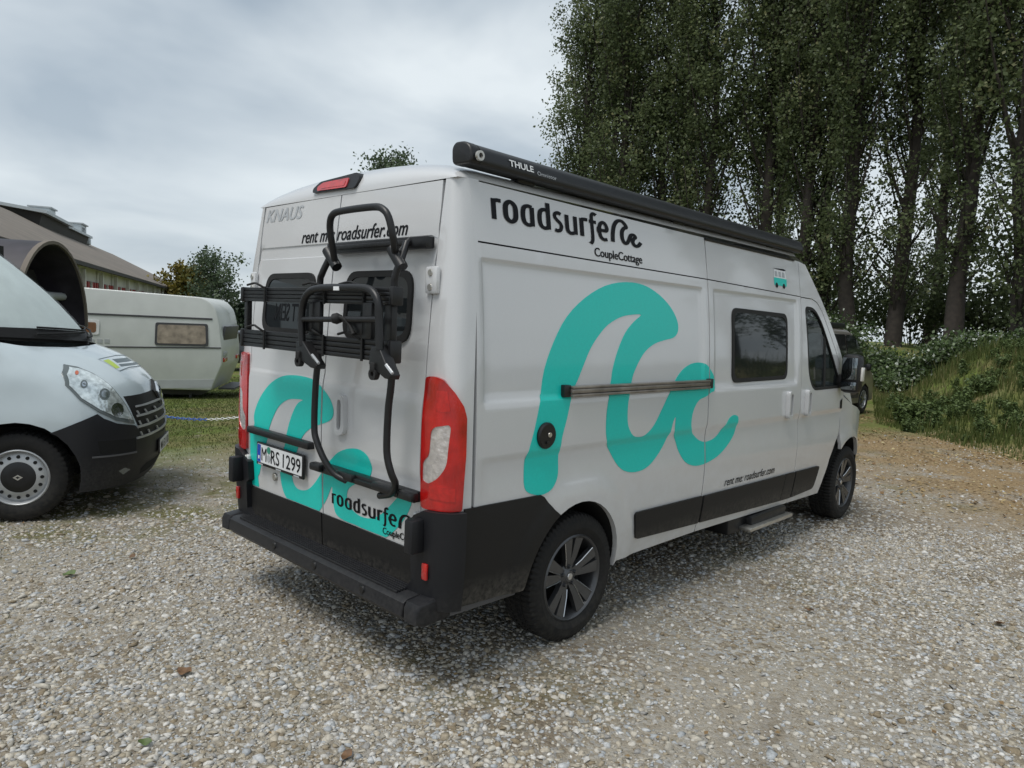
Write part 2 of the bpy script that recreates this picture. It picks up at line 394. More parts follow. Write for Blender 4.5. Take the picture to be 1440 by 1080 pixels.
def ribbon(mb, path, w, place, surf, off, closed=False, k=5, cap=True):
    """a pen stroke of width w in letter units laid on a surface"""
    P = spline([np.asarray(p, float) for p in path], k, closed); n = len(P); A = []; B = []
    for i, p in enumerate(P):
        a = P[(i-1) % n] if (closed or i > 0) else P[i]; b = P[(i+1) % n] if (closed or i < n-1) else P[i]
        t = b-a; t = t/(np.linalg.norm(t)+1e-9); nn = np.array([-t[1], t[0]]); A.append(p+nn*w/2); B.append(p-nn*w/2)
    V = [surf(*place(*a), off) for a in A]+[surf(*place(*b), off) for b in B]
    F = [(i, (i+1) % n, n+(i+1) % n, n+i) for i in range(n if closed else n-1)]
    mb.add(V, F)
def ss(a, b, x):
    t = np.clip((np.asarray(x, float)-a)/(b-a), 0, 1); return t*t*(3-2*t)
def copy_tree(o, parent=None):
    c = o.copy(); COL.objects.link(c); c.parent = parent
    for ch in list(o.children): copy_tree(ch, c)
    return c
# ================================================================== ground
def terrain(x, y):
    x = np.asarray(x, float); y = np.asarray(y, float)
    z = -.042*np.clip(y-5.5, 0, 12)                                   # falls gently towards the caravan
    d = (x-y-12.7)/math.sqrt(2); e = (x-13.6)*.31-(y-1.1)*.95
    dep = (x-CAM[0])*GF[0]+(y-CAM[1])*GF[1]; lat = (x-CAM[0])*GR[0]+(y-CAM[1])*GR[1]
    b = ss(0, 5.5, d)*1.55*np.maximum(ss(-.3, 2.6, e), ss(20, 25, dep)*ss(-2, 5, lat))
    z = z + b + ss(.2, 3, d)*.10*np.sin(x*1.3+y*.7)*ss(-.3, 2, e)
    near = np.exp(-((x-2)**2+(y-0)**2)/60.0)
    z = z + .012*np.sin(x*2.1+.7*y)*np.sin(y*1.7-.4*x)*ss(.9, 2.5, np.hypot(x-2.6, (y)*1.2)-1.8)*(1-ss(8, 14, np.hypot(x, y)))
    return z
def ground_material():
    m, nt, b, N, L = nodes_of('ground')
    geo = N('ShaderNodeNewGeometry'); sp = N('ShaderNodeSeparateXYZ'); L(geo.outputs['Position'], sp.inputs[0])
    def noise(sc, det=5, ro=.55, dist=0.0):
        n = N('ShaderNodeTexNoise'); n.inputs['Scale'].default_value = sc; n.inputs['Detail'].default_value = det; n.inputs['Roughness'].default_value = ro; n.inputs['Distortion'].default_value = dist
        L(geo.outputs['Position'], n.inputs['Vector']); return n.outputs[0]
    def rng(v, a, c, lo=0.0, hi=1.0):
        r = N('ShaderNodeMapRange'); r.inputs['From Min'].default_value = a; r.inputs['From Max'].default_value = c; r.inputs['To Min'].default_value = lo; r.inputs['To Max'].default_value = hi; L(v, r.inputs['Value']); return r.outputs[0]
    def mth(op, a, c):
        n = N('ShaderNodeMath'); n.operation = op
        for i, v in enumerate((a, c)):
            if isinstance(v, (int, float)): n.inputs[i].default_value = v
            else: L(v, n.inputs[i])
        return n.outputs[0]
    def mix(f, a, c, mode='MIX'):
        n = N('ShaderNodeMix'); n.data_type = 'RGBA'; n.blend_type = mode
        if isinstance(f, (int, float)): n.inputs[0].default_value = f
        else: L(f, n.inputs[0])
        for i, v in ((6, a), (7, c)):
            if isinstance(v, tuple): n.inputs[i].default_value = (*v, 1)
            else: L(v, n.inputs[i])
        return n.outputs[2]
    X, Y = sp.outputs['X'], sp.outputs['Y']
    # crushed stone: cells of differing grey and cream
    vo = N('ShaderNodeTexVoronoi'); vo.inputs['Scale'].default_value = 46; L(geo.outputs['Position'], vo.inputs['Vector'])
    v2 = N('ShaderNodeTexVoronoi'); v2.inputs['Scale'].default_value = 120; L(geo.outputs['Position'], v2.inputs['Vector'])
    se = N('ShaderNodeSeparateColor'); L(vo.outputs['Color'], se.inputs[0])
    cr = N('ShaderNodeValToRGB'); e = cr.color_ramp.elements; e[0].color = (.13, .105, .075, 1); e[1].color = (.47, .45, .41, 1)
    for p, c in ((.3, (.24, .20, .145)), (.55, (.34, .31, .255)), (.8, (.31, .33, .35))): k = e.new(p); k.color = (*c, 1)
    L(se.outputs[0], cr.inputs[0])
    dust = mix(rng(noise(1.3, 6), .35, .65), (.25, .212, .16), (.39, .355, .295))
    fine = mix(rng(noise(150, 3, .7), .3, .7), (.20, .17, .13), (.44, .41, .355))
    base = mix(.5, dust, fine)
    base = mix(rng(noise(.8, 5, .6, .5), .40, .58, .2, .85), base, cr.outputs[0])
    # brown damp soil patches, moss
    soil = mix(rng(noise(30, 4), .35, .65), (.085, .062, .038), (.19, .145, .095))
    base = mix(mth('MULTIPLY', rng(noise(.55, 6, .62, .4), .53, .66), .75), base, soil)
    moss = mix(rng(noise(22, 4), .35, .65), (.085, .085, .03), (.17, .16, .06))
    # moss strip behind the gravel towards the left van, weeds on the right
    ml = mth('MULTIPLY', rng(mth('ADD', Y, mth('MULTIPLY', X, .25)), 1.6, 2.6), rng(mth('ADD', Y, mth('MULTIPLY', X, .25)), 5.2, 3.6))
    base = mix(mth('MULTIPLY', mth('MAXIMUM', mth('MULTIPLY', ml, .9), rng(noise(.42, 5, .6), .56, .66, 0, .55)), rng(noise(2.1, 6, .65), .42, .56)), base, moss)
    # leafy earth track at the right
    tr = rng(mth('SUBTRACT', X, Y), 6.6, 9.4); trn = mth('MULTIPLY', tr, rng(noise(1.1, 6, .6), .28, .52))
    leafy = mix(rng(noise(26, 5, .7), .38, .62), (.17, .115, .06), (.36, .265, .15))
    base = mix(trn, base, leafy)
    # grass: at the back left, and on the bank
    gl = rng(mth('ADD', mth('ADD', Y, mth('MULTIPLY', X, .35)), mth('MULTIPLY', noise(.9, 4), 2.4)), 5.6, 7.4)
    gb = rng(mth('SUBTRACT', X, Y), 12.3, 13.8)
    grass = mix(rng(noise(5, 6, .7), .35, .65), (.075, .105, .022), (.15, .19, .045))
    grass = mix(rng(noise(.7, 4), .45, .62), grass, (.19, .165, .075))
    base = mix(mth('MULTIPLY', mth('MAXIMUM', gl, mth('MULTIPLY', gb, .8)), rng(noise(3.0, 6, .7), .25, .42)), base, grass)
    L(base, b.inputs['Base Color']); b.inputs['Roughness'].default_value = .92; b.inputs['Specular IOR Level'].default_value = .2
    bp = N('ShaderNodeBump'); bp.inputs['Strength'].default_value = .8; bp.inputs['Distance'].default_value = .012
    h = mth('ADD', mth('MULTIPLY', vo.outputs['Distance'], -1.0), mth('MULTIPLY', v2.outputs['Distance'], -.5)); h = mth('ADD', h, mth('MULTIPLY', noise(60, 4, .7), .8))
    L(h, bp.inputs['Height']); L(bp.outputs[0], b.inputs['Normal'])
ground_material()
def build_ground():
    far = [-400, -250, -150, -90, -60, -45]
    gx = np.concatenate([far, np.arange(-36, -6, 2.0), np.arange(-6, 26, .4), np.arange(26, 60, 2), [60, 75, 95, 130, 200, 300, 420]])
    gy = np.concatenate([far, np.arange(-36, -12, 2.0), np.arange(-12, 20, .4), np.arange(20, 60, 2), [60, 75, 95, 130, 200, 300, 420]])
    X, Y = np.meshgrid(gx, gy, indexing='ij'); Z = terrain(X, Y); n = len(gy)
    V = np.stack([X, Y, Z], -1).reshape(-1, 3); i = np.arange(len(gx)-1)[:, None]*n+np.arange(n-1)[None]
    F = np.stack([i, i+n, i+n+1, i+1], -1).reshape(-1, 4)
    g = mesh_big('ground', V, F, 'ground', smooth=True); g['kind'] = 'structure'
build_ground()
# ================================================================== the camper van (x forward from its rear, y left, z up)
SZ = [.30, .405, .52, .64, .92, 1.07, 1.41, 1.78, 1.98, 2.03, 2.33, 2.52]; SY = [.962, .989, 1.008, 1.018, 1.026, 1.028, 1.014, .984, .962, .955, .906, .876]
PS = np.polyfit(SZ, SY, 6)
RZ = [.40, .46, .63, .95, 1.26, 1.6, 2.0, 2.23, 2.335, 2.5]; RXV = [.10, .10, .088, .074, .076, .086, .115, .142, .152, .17]
PR = np.polyfit(RZ, RXV, 5)
PLX = [4.6, 5.0, 5.2, 5.37, 5.55, 5.75, 5.9]; PLY = [1.0, .993, .972, .942, .88, .76, .58]
def side_y(x, z):
    return float(np.polyval(PS, min(max(z, .3), 2.4)))*float(np.interp(x, PLX, PLY))
def rear_x(z): return float(np.polyval(PR, min(max(z, .4), 2.4)))
def ramp(a, b, x): t = min(max((x-a)/(b-a), 0), 1); return t*t*(3-2*t)
def side_disp(x, z):
    d = 0.0
    for x0, x1 in ((.262, 2.235), (2.37, 3.715)):
        d -= .010*ramp(x0, x0+.018, x)*ramp(x1, x1-.018, x)*ramp(1.325, 1.350, z)*ramp(1.99, 1.972, z)
    k = ramp(.24, .30, x)*ramp(4.9, 4.6, x)
    d -= .016*k*ramp(1.09, 1.045, z)*(1-ramp(1.03, .80, z))
    for cx, cz in ((1.02, .35), (5.0, .35)):
        r = math.hypot(x-cx, (z-cz)); d += .016*ramp(.555, .50, r)
    return d
def side(x, z, off=0.0): return (x, -(side_y(x, z)+side_disp(x, z)+off), z)
def flat_side(x, z, off=0.0): return (x, -(side_y(x, z)+off), z)
CA, CL = .13, .26
def wrap(s, z, off=0.0):
    rx = rear_x(z); sy = side_y(.3, z)
    if s <= 0: return (rx-off, -(.835+s), z)
    if s >= CL: return (rx+CA+(s-CL), -(sy+off), z)
    t = s/CL*math.pi/2; e = 2/3.4; c_, s_ = max(math.cos(t), 0)**e, max(math.sin(t), 0)**e; nx, ny = math.cos(t)**1.2, math.sin(t)**1.2
    nl = math.hypot(nx, ny); cv = 1.0
    return (rx+CA*(1-c_)-off*nx/nl, -(.835+(sy-.835)*s_+off*ny/nl), z)
def rear_disp(y, z):
    d = 0.0
    d -= .007*(ramp(2.006, 2.010, z)*ramp(2.078, 2.074, z))
    d += .010*ramp(1.365, 1.335, z)*ramp(.95, 1.01, z)
    d -= .010*ramp(.62, .66, abs(y))*ramp(.80, .76, abs(y))*0
    return d
def rear(y, z, off=0.0): return (rear_x(z)-rear_disp(y, z)-off, y, z)
USX = [.262, .28, 2.217, 2.235, 2.37, 2.388, 3.697, 3.715]; VSZ = [1.325, 1.337, 1.35, 1.972, 1.981, 1.99, 1.03, 1.045, 1.06, 1.075, 1.09]
VSR = [2.006, 2.008, 2.010, 2.074, 2.076, 2.078, 1.335, 1.35, 1.365, .95, .98, 1.01]
VAN = thing('camper_van', 'white high-roof camper van with teal wave logos, black awning and rear bike rack', 'camper van')
VX_GAP, VX_DOOR, VX_FRONT = 2.303, 3.79, 4.72
def arch(cx, cz, rx, ry, a0, a1, n=16):
    return [(cx+rx*math.cos(a), cz+ry*math.sin(a)) for a in np.linspace(math.radians(a0), math.radians(a1), n)]
def mirror(o, parent=None, name=None):
    c = o.copy(); COL.objects.link(c); c.parent = parent or o.parent; c.scale = (1, -1, 1)
    if name: c.name = name
    return c
# --- body shell
q_out = [(.225, .395), (.60, .395)] + arch(1.0, .36, .385, .42, 175, -3, 22) + [(1.40, .365), (VX_GAP-.0055, .372), (VX_GAP-.0055, 2.04), (.225, 2.052)]
quarter = panel('quarter_panel', q_out, side, 'van_paint', VAN, d=.05, us=USX, vs=VSZ, skirt=.03)
mirror(quarter)
upper = panel('upper_side_panel', [(.225, 2.060), (VX_GAP-.0055, 2.047), (VX_GAP-.0055, 2.312), (.225, 2.328)], side, 'van_paint', VAN, d=.08); mirror(upper)
corner = panel('corner_pillar', [(-.0, .42), (.26, .42), (.26, 2.335), (-.0, 2.335)], wrap, 'van_paint', VAN, d=.026, skirt=.03); mirror(corner)
sd_out = [(VX_GAP+.0055, .372), (VX_DOOR-.004, .345), (VX_DOOR-.004, 2.015), (VX_GAP+.0055, 2.04)]
WIN = round_poly([(2.645, 1.86), (3.505, 1.853), (3.503, 1.386), (2.64, 1.38)], .07, 6)
sdoor = panel('sliding_door', sd_out, side, 'van_paint', VAN, d=.05, us=USX, vs=VSZ, skirt=.025)
mirror(sdoor, name='left_side_panel')
upd = panel('upper_side_panel', [(VX_GAP+.0055, 2.047), (VX_DOOR-.004, 2.022), (VX_DOOR-.004, 2.300), (VX_GAP+.0055, 2.312)], side, 'van_paint', VAN, d=.08); mirror(upd)
# front door, pillar and wing
fd_out = [(VX_DOOR+.004, .345), (4.44, .335), (4.47, .48), (4.53, .64), (4.62, .78), (VX_FRONT-.03, .86), (VX_FRONT, 1.0), (VX_FRONT+.02, 1.20), (4.60, 1.49), (4.22, 1.915), (4.12, 1.985), (4.02, 2.008), (VX_DOOR+.004, 2.012)]
FW = round_poly([(3.865, 1.945), (4.06, 1.94), (4.20, 1.84), (4.60, 1.36), (4.66, 1.27), (4.03, 1.265), (3.93, 1.40)], [.06, .08, .1, .03, .03, .1, .2], 6)
fdoor = panel('front_door', fd_out, side, 'van_paint', VAN, holes=[FW], d=.05, vs=VSZ, skirt=.025)
mirror(fdoor)
ap_out = [(VX_DOOR+.004, 2.020), (4.03, 2.016), (4.13, 1.992), (4.228, 1.922), (4.608, 1.496), (4.745, 1.205), (4.99, 1.10), (4.95, 1.16), (4.64, 1.57), (4.25, 1.99), (3.93, 2.285), (VX_DOOR+.004, 2.300)]
apil = panel('windscreen_pillar', ap_out, flat_side, 'van_paint', VAN, d=.06, skirt=.03); mirror(apil)
fw_out = [(VX_FRONT+.008, 1.19), (VX_FRONT-.002, .86)] + [(VX_FRONT+.004, .80)] + arch(5.02, .36, .43, .44, 128, 30, 14) + [(5.46, .58), (5.46, .98), (5.2, 1.06), (4.99, 1.10)]
wing = panel('front_wing', fw_out, side, 'van_paint', VAN, d=.05, vs=VSZ, skirt=.03); mirror(wing)
# roof with its rounded rear edge
def roof(x, y, off=0.0):
    sh = .64*max(0.0, 1-(abs(y)/.905)**2.4)**.8+.36*max(0.0, 1-(abs(y)/.905)**14)**.5
    e = math.sqrt(max(0.0, 1-((.30-x)/.150)**2)) if x < .30 else 1.0
    fr = 1.0 if x < 3.3 else 1-ramp(3.3, 4.3, x)*.0
    return (x-.0*off, y, 2.327+.140*sh*e*fr+off)
yl = [math.copysign(.904*(1-(1-abs(t))**1.7), t) for t in np.linspace(-1, 1, 49)]; xl = [.15, .152, .158, .17, .19, .215, .25, .30, .6, 1.0, 1.6, 2.2, 2.8, 3.3, 3.75]
def sheet(name, U, Vs, f, m, parent, smooth=30):
    V = [f(u, v) for u in U for v in Vs]; n = len(Vs)
    F = [(i*n+j, (i+1)*n+j, (i+1)*n+j+1, i*n+j+1) for i in range(len(U)-1) for j in range(n-1)]
    return mesh_obj(name, V, F, m, parent, smooth)
sheet('roof', xl[6:], yl, roof, 'van_paint', VAN, 50)
header = sheet('rear_header', xl[:7], yl, lambda x, y: tuple(np.array(roof(x, y))+np.array([0, 0, 0.0])), 'van_paint', VAN, 60)
# windscreen, roof cap and nose
pl = [(3.93, 2.285), (4.25, 1.99), (4.64, 1.57), (4.95, 1.16)]
def capf(u, v):      # u along the pillar 0..1, v across -1..1
    i = u*3; k = min(int(i), 2); t = i-k; x = pl[k][0]*(1-t)+pl[k+1][0]*t; z = pl[k][1]*(1-t)+pl[k+1][1]*t
    hw = side_y(x, z); b = 1-abs(v)**2.4
    return (x+b*(.10+.16*u), v*hw, z+b*(.05+.10*u))
sheet('windscreen', np.linspace(.36, 1, 10), np.linspace(-.97, .97, 17), capf, 'cab_glass', VAN)
sheet('roof_cap', np.linspace(0, .36, 6), np.linspace(-1, 1, 17), capf, 'van_paint', VAN)
sheet('roof_cap', [0, .5, 1.0], np.linspace(-1, 1, 25), lambda u, v: tuple((1-u)*np.array(roof(3.75, v*.904))+u*np.array(capf(0, v))), 'van_paint', VAN, 60)
nose_plan = spline([(5.99, 0), (5.965, .3), (5.89, .55), (5.77, .75), (5.62, .875), (5.46, .935)], 4)
def nosef(u, v):     # u row, v -1..1 across
    a = abs(v)*(len(nose_plan)-1); k = min(int(a), len(nose_plan)-2); t = a-k; p = nose_plan[k]*(1-t)+nose_plan[k+1]*t
    zs = [.27, .40, .62, .84, .95, 1.02, 1.10, 1.20, 1.28]; ins = [.03, 0, 0, .015, .06, .13, .30, .56, .82]
    i = min(int(u), len(zs)-2); f = u-i; z = zs[i]*(1-f)+zs[i+1]*f; q = ins[i]*(1-f)+ins[i+1]*f
    if z > .9: z -= (z-.9)*.35*abs(v)**2
    return (p[0]-q*(1.05-.4*abs(v)), math.copysign(p[1]*(1-.10*q*0), v), z)
sheet('bonnet', np.linspace(3.4, 8, 16), np.linspace(-1, 1, 33), nosef, 'van_paint', VAN, 60)
sheet('front_bumper', np.linspace(0, 2.4, 8), np.linspace(-1, 1, 33), nosef, 'bumper_plastic', VAN, 60)
sheet('grille', np.linspace(2.4, 3.4, 5), np.linspace(-1, 1, 33), nosef, 'cladding', VAN, 60)
MB().box((5.10, 0, 1.22), (.42, 1.9, .10), bev=.02).build('cowl', 'bumper_plastic', VAN)
# black boxes for floor pan and load space; shade of gaps painted in
k = MB(); k.box((2.0, 0, 1.55), (3.40, 1.74, 1.40)); k.box((2.9, 0, .60), (5.0, 1.50, .44)); k.box((2.45, 0, .60), (1.6, 1.86, .38)); k.build('inner_shell', 'void', VAN, None)
k = MB(); k.box((4.6, 0, .62), (1.5, 1.5, .30)); k.box((4.95, 0, 1.08), (.40, 1.76, .26), bev=.04); k.build('dashboard', 'trim_grey', VAN)
for sy in (-.48, .48):
    s = MB(); s.box((4.12, sy, .92), (.50, .50, .16), bev=.05)
    s.box((3.88, sy, 1.30), (.14, .48, .72), R=Matrix.Rotation(-.16, 3, 'Y'), bev=.05); s.box((3.80, sy, 1.74), (.10, .26, .20), bev=.04); s.build('seat', 'seat_fabric', VAN)
k = MB(); k.tube([(4.62+.06*math.sin(a)*0+.10*math.cos(a), .48+.19*math.sin(a), 1.22+.17*math.cos(a)) for a in np.linspace(0, 2*math.pi, 13)[:-1]], .016, 6, 3, closed=True); k.tube([(4.62, .48, 1.22), (4.9, .48, 1.05)], .03, 6, 0); k.build('steering_wheel', 'trim_grey', VAN)
# --- sliding door furniture
def ring(poly, grow):
    P = np.array(poly); c = P.mean(0); s = (P.max(0)-P.min(0))/2; return [tuple(c+(p-c)*(s+grow)/s) for p in P]
wf = panel('window', ring(WIN, .018), side, 'rubber', sdoor, holes=[ring(WIN, -.012)], d=.06, off=.009, skirt=.02)
panel('pane', ring(WIN, -.012), flat_side, 'window_glass', sdoor, d=.15, off=-.002, skirt=0)
wf2 = panel('window', ring(FW, .004), flat_side, 'rubber', fdoor, holes=[ring(FW, -.02)], d=.06, off=.001, skirt=.02)
pn = panel('pane', ring(FW, -.018), flat_side, 'cab_glass', fdoor, d=.12, off=-.012, skirt=0); mirror(pn)
panel('window_bar', [(4.275, 1.75), (4.315, 1.705), (4.315, 1.27), (4.275, 1.27)], flat_side, 'rubber', fdoor, d=.1, off=-.008, skirt=.02)
def door_handle(cx, parent):
    h = MB(); y = -side_y(cx, 1.165)
    pz = round_poly([(cx-.042, 1.275), (cx+.042, 1.275), (cx+.048, 1.06), (cx-.035, 1.06)], .03, 5)
    b = panel('handle', pz, lambda u, v, o=0.0: (u, y-o-.004*(1-abs(v-1.165)/.12), v), 'van_paint', parent, holes=[ring(pz, -.022)], d=.03, off=.028, skirt=.034)
    panel('handle_recess', ring(pz, -.02), lambda u, v, o=0.0: (u, y-o, v), 'trim_grey', parent, d=.05, off=.006, skirt=.0)
    return b
door_handle(3.555, sdoor); door_handle(3.915, fdoor)
# black rub strips
def strip(name, out, parent, off=.014): return panel(name, out, flat_side, 'cladding', parent, d=.06, off=off, skirt=.014)
for parent, out in ((quarter, round_poly([(1.517, .635), (2.292, .625), (2.292, .437), (1.56, .465)], [.03, .005, .005, .03])),
                    (sdoor, round_poly([(2.316, .622), (3.60, .612), (3.58, .395), (2.316, .437)], .006)),
                    (sdoor, round_poly([(3.606, .612), (3.780, .611), (3.780, .392), (3.586, .395)], .006)),
                    (fdoor, round_poly([(3.800, .611), (4.29, .605), (4.24, .41), (3.800, .392)], [.006, .03, .04, .006]))):
    s = strip('rub_strip', out, parent, .016); mirror(s, parent)
clad_out = [(.178, .400), (.60, .383)] + arch(1.0, .36, .392, .43, 175, 118, 9) + [(.765, .775), (.70, .845), (.672, .860), (.178, .866)]
clad = panel('rear_cladding', clad_out, lambda u, v, o=0.0: (wrap(u-.205+CL, v, o) if u < .21 else side(u, v, o)), 'cladding', VAN, d=.03, off=.010, skirt=.03); mirror(clad)
for cx, cz, rx, rz, a0, a1 in ((1.0, .36, .385, .42, 172, -4), (5.02, .36, .43, .44, 165, 15)):
    A = arch(cx, cz, rx, rz, a0, a1, 20); arch_l = MB()
    V = []; 
    for (x, z) in A: V += [side(cx+(x-cx)*1.015, cz+(z-cz)*1.015, -.035), (x, -.70, z)]
    F = [(2*i, 2*i+1, 2*i+3, 2*i+2) for i in range(len(A)-1)]; arch_l.add(V, F)
    arch_l.add([(x, -.70, z) for x, z in A], [tuple(range(len(A)))])
    lin = arch_l.build('wheel_arch_liner', 'void', VAN, 40); mirror(lin)
# door runner rail, charging socket, step, gutter rail
rl = MB(); P0 = np.array(side(.862, 1.374, .014)); P1 = np.array(side(2.265, 1.364, .014))
for dz, dy, h in ((.020, .016, .012), (.0, .010, .022), (-.022, .016, .014)):
    rl.box((P0+P1)/2+np.array([0, -dy/2, dz]), (P1[0]-P0[0], dy+.02, h), bev=.002)
rl.build('door_runner', 'runner_metal', VAN)
for x in (.838, 2.285): MB().box(side(x, 1.37, .010), (.05, .036, .062), bev=.004).build('runner_end_cap', 'black_metal', VAN)
c = side(.692, 1.155, 0); ck = MB(); ck.lathe([(.0, -.022), (.058, -.022), (.066, -.014), (.066, .02)], 28, 'y', (c[0], c[1]+.002, c[2])); cap = ck.build('inlet_cap', 'black_metal', VAN)
MB().lathe([(0, -.026), (.012, -.026), (.014, -.02)], 12, 'y', (c[0]+.012, c[1]+.002, c[2]+.004)).build('lock', 'aluminium', cap)
MB().box((c[0]-.006, c[1]-.024, c[2]-.032), (.018, .008, .014), bev=.002).build('latch', 'black_metal', cap)
gr = MB(); A = np.array(side(2.30, 2.305, .004)); B = np.array(side(3.70, 2.300, .004)); gr.tube([A, (A+B)/2, B], .009, 8, 2); gr.build('rain_gutter', 'black_metal', VAN)
st = MB(); S0 = np.array([3.02, -1.02, .262]); S1 = np.array([3.74, -1.02, .262])
MB().box((3.38, -1.0, .268), (.74, .10, .030), bev=.008).build('step_tread', 'aluminium', st.box((3.40, -.90, .31), (.60, .22, .07), bev=.01).box((2.98, -.86, .30), (.30, .20, .12), bev=.01).build('entrance_step', 'black_metal', VAN))
# mirrors
def mirror_unit(sgn):
    m = MB(); m.box((4.63, sgn*1.115, 1.40), (.13, .17, .34), bev=.045); o = m.build('door_mirror', 'black_metal', VAN)
    m = MB(); m.box((4.63, sgn*1.03, 1.33), (.09, .12, .12), bev=.02); m.build('mirror_arm', 'black_metal', o)
    MB().box((4.562, sgn*1.115, 1.445), (.012, .125, .19), bev=.004).build('mirror_pane', 'mirror_glass', o); MB().box((4.562, sgn*1.115, 1.295), (.012, .125, .07), bev=.004).build('mirror_pane', 'mirror_glass', o)
    MB().box((4.63, sgn*1.204, 1.40), (.06, .018, .12), bev=.006).build('indicator_lens', 'indicator', o)
mirror_unit(-1); mirror_unit(1)
# --- rear doors
RW = {}
for sgn, nm in ((1, 'rear_door'), (-1, 'rear_door')):
    out = [(sgn*.005, .462), (sgn*.828, .462), (sgn*.830, 1.5), (sgn*.824, 2.20), (sgn*.815, 2.322), (sgn*.005, 2.326)]
    w = round_poly([(sgn*.165, 1.905), (sgn*.675, 1.905), (sgn*.69, 1.60), (sgn*.17, 1.60)], .085, 6)
    dr = panel(nm, out, rear, 'van_paint', VAN, d=.05, vs=VSR, skirt=.03); RW[sgn] = dr
    f = panel('window', ring(w, .018), rear, 'rubber', dr, holes=[ring(w, -.012)], d=.05, off=.012, skirt=.014)
    panel('pane', ring(w, -.011), rear, 'window_glass', dr, d=.1, off=.008, skirt=.0)
    tr = panel('lower_trim', [(sgn*.006, .464), (sgn*.822, .464), (sgn*.822, .633), (sgn*.006, .636)], rear, 'cladding', dr, d=.06, off=.010, skirt=.01)
    for zc in (1.873, .775):
        hb = MB(); hc = np.array(rear(sgn*.838, zc, .012)); hb.box(hc, (.030, .085 if sgn < 0 else .06, .125 if zc > 1 else .10), bev=.014)
        h = hb.build('hinge', 'van_paint', dr)
        for dz in (-.032, .032): MB().lathe([(0, -.020), (.014, -.020), (.017, -.013), (.017, 0)], 14, 'x', hc+np.array([-.0, -sgn*0, dz])).build('hinge_bolt', 'aluminium', h)
LD, RD = RW[1], RW[-1]
# third brake light
cl = np.array(roof(.185, .06)); Rb = Matrix.Rotation(-.55, 3, 'Y')
bl = panel('brake_light_housing', round_poly([(.275, 2.360), (-.135, 2.350), (-.155, 2.40), (-.12, 2.435), (.23, 2.420), (.285, 2.385)], .02), lambda y, z, o=0.0: (.165-o*.9+(z-2.36)*.35, y, z), 'black_metal', VAN, d=.05, off=.028, skirt=.05)
panel('brake_light_lens', round_poly([(.225, 2.366), (-.06, 2.360), (-.06, 2.412), (.19, 2.410), (.235, 2.39)], .014), lambda y, z, o=0.0: (.165-o*.9+(z-2.36)*.35, y, z), 'lens_red', bl, d=.05, off=.034, skirt=.012)
panel('brake_light_lens', round_poly([(.19, 2.376), (-.04, 2.371), (-.04, 2.400), (.17, 2.398)], .010), lambda y, z, o=0.0: (.165-o*.9+(z-2.36)*.35, y, z), 'lens_red_bright', bl, d=.05, off=.036, skirt=.004)
# tail lights
TL_px = [r2(1160, 355), r2(1215, 356), r2(1262, 375), r2(1320, 450), r2(1362, 525), r2(1377, 590), r2(1372, 800), r3(1360, 200), r3(1350, 352), r3(1235, 352), r3(1140, 332), r2(1140, 850), r2(1148, 600)]
TLo = px_uv(wrap, TL_px, (-.06, .34), (.75, 1.55)); TLo = [(max(s, -.004), z) for s, z in TLo]
TIN = px_uv(wrap, [r2(1300, 625), r2(1215, 640), r2(1196, 665), r2(1185, 800), r2(1150, 830), r2(1143, 940), r2(1180, 958), r2(1230, 930), r2(1275, 860), r2(1285, 750)], (-.06, .34), (.75, 1.55)); TIN = [(max(s, .004), z) for s, z in TIN]; TIN = round_poly(TIN, .03, 4)
tl = panel('tail_light', round_poly(TLo, .012, 3), wrap, 'lens_red', VAN, holes=[TIN], d=.03, off=.016, skirt=.03)
ti = panel('reversing_lens', TIN, wrap, 'lens_clear', tl, d=.03, off=.012, skirt=0)
zt = [p[1] for p in TLo]; 
t3 = panel('lens_segment', [(.03, .905), (.17, .905), (.17, .965), (.03, .965)], wrap, 'lens_red_bright', tl, d=.03, off=.019, skirt=.006)
t4 = panel('lens_segment', [(.05, 1.30), (.13, 1.30), (.11, 1.39), (.05, 1.39)], wrap, 'lens_red_bright', tl, d=.03, off=.018, skirt=.006)
tl2 = mirror(tl)
for o in (ti, t3, t4): c_ = o.copy(); COL.objects.link(c_); c_.parent = tl2
# rear bumper: stepped bar, two corners
bp = MB(); bp.prism([(.30, .462), (.09, .455), (-.005, .447), (-.028, .432), (-.034, .372), (-.01, .345), (.30, .345)], 'y', -.862, .862, bev=.006)
bump = bp.build('rear_bumper', 'bumper_plastic', VAN)
pad = MB()
for i in range(6): pad.box((.080-.016*i, 0, .4595-.0012*i), (.009, 1.56, .012), bev=.002)
pad.build('step_pad', 'bumper_plastic', bump)
cor = panel('bumper_corner', [(-.07, .46), (-.03, .40), (.225, .395), (.225, .857), (.11, .855), (.02, .85), (-.02, .80), (-.055, .79), (-.062, .68), (-.03, .66), (-.03, .50)], wrap, 'bumper_plastic', bump, d=.03, off=.040, skirt=.05); mirror(cor)
tip = MB(); tip.prism([(.10, .462), (-.02, .447), (-.034, .42), (-.034, .36), (.02, .34), (.17, .35), (.17, .42)], 'y', -.868, -.965, bev=.014); t5 = tip.build('bumper_tip', 'bumper_plastic', bump); mirror(t5)
blk = MB(); blk.box((.012, -.872, .735), (.075, .060, .155), bev=.012); b5 = blk.build('bumper_buffer', 'bumper_plastic', bump); mirror(b5)
rf = MB(); p = np.array(wrap(.035, .575, .047)); rf.box(p, (.014, .034, .075), bev=.004); rfo = rf.build('reflector', 'lens_red_bright', bump); mirror(rfo)
for yy in (-.55, -.12, .30): MB().lathe([(0, -.0385), (.017, -.0385), (.020, -.03)], 16, 'x', (0, yy, .405)).build('parking_sensor', 'black_metal', bump)
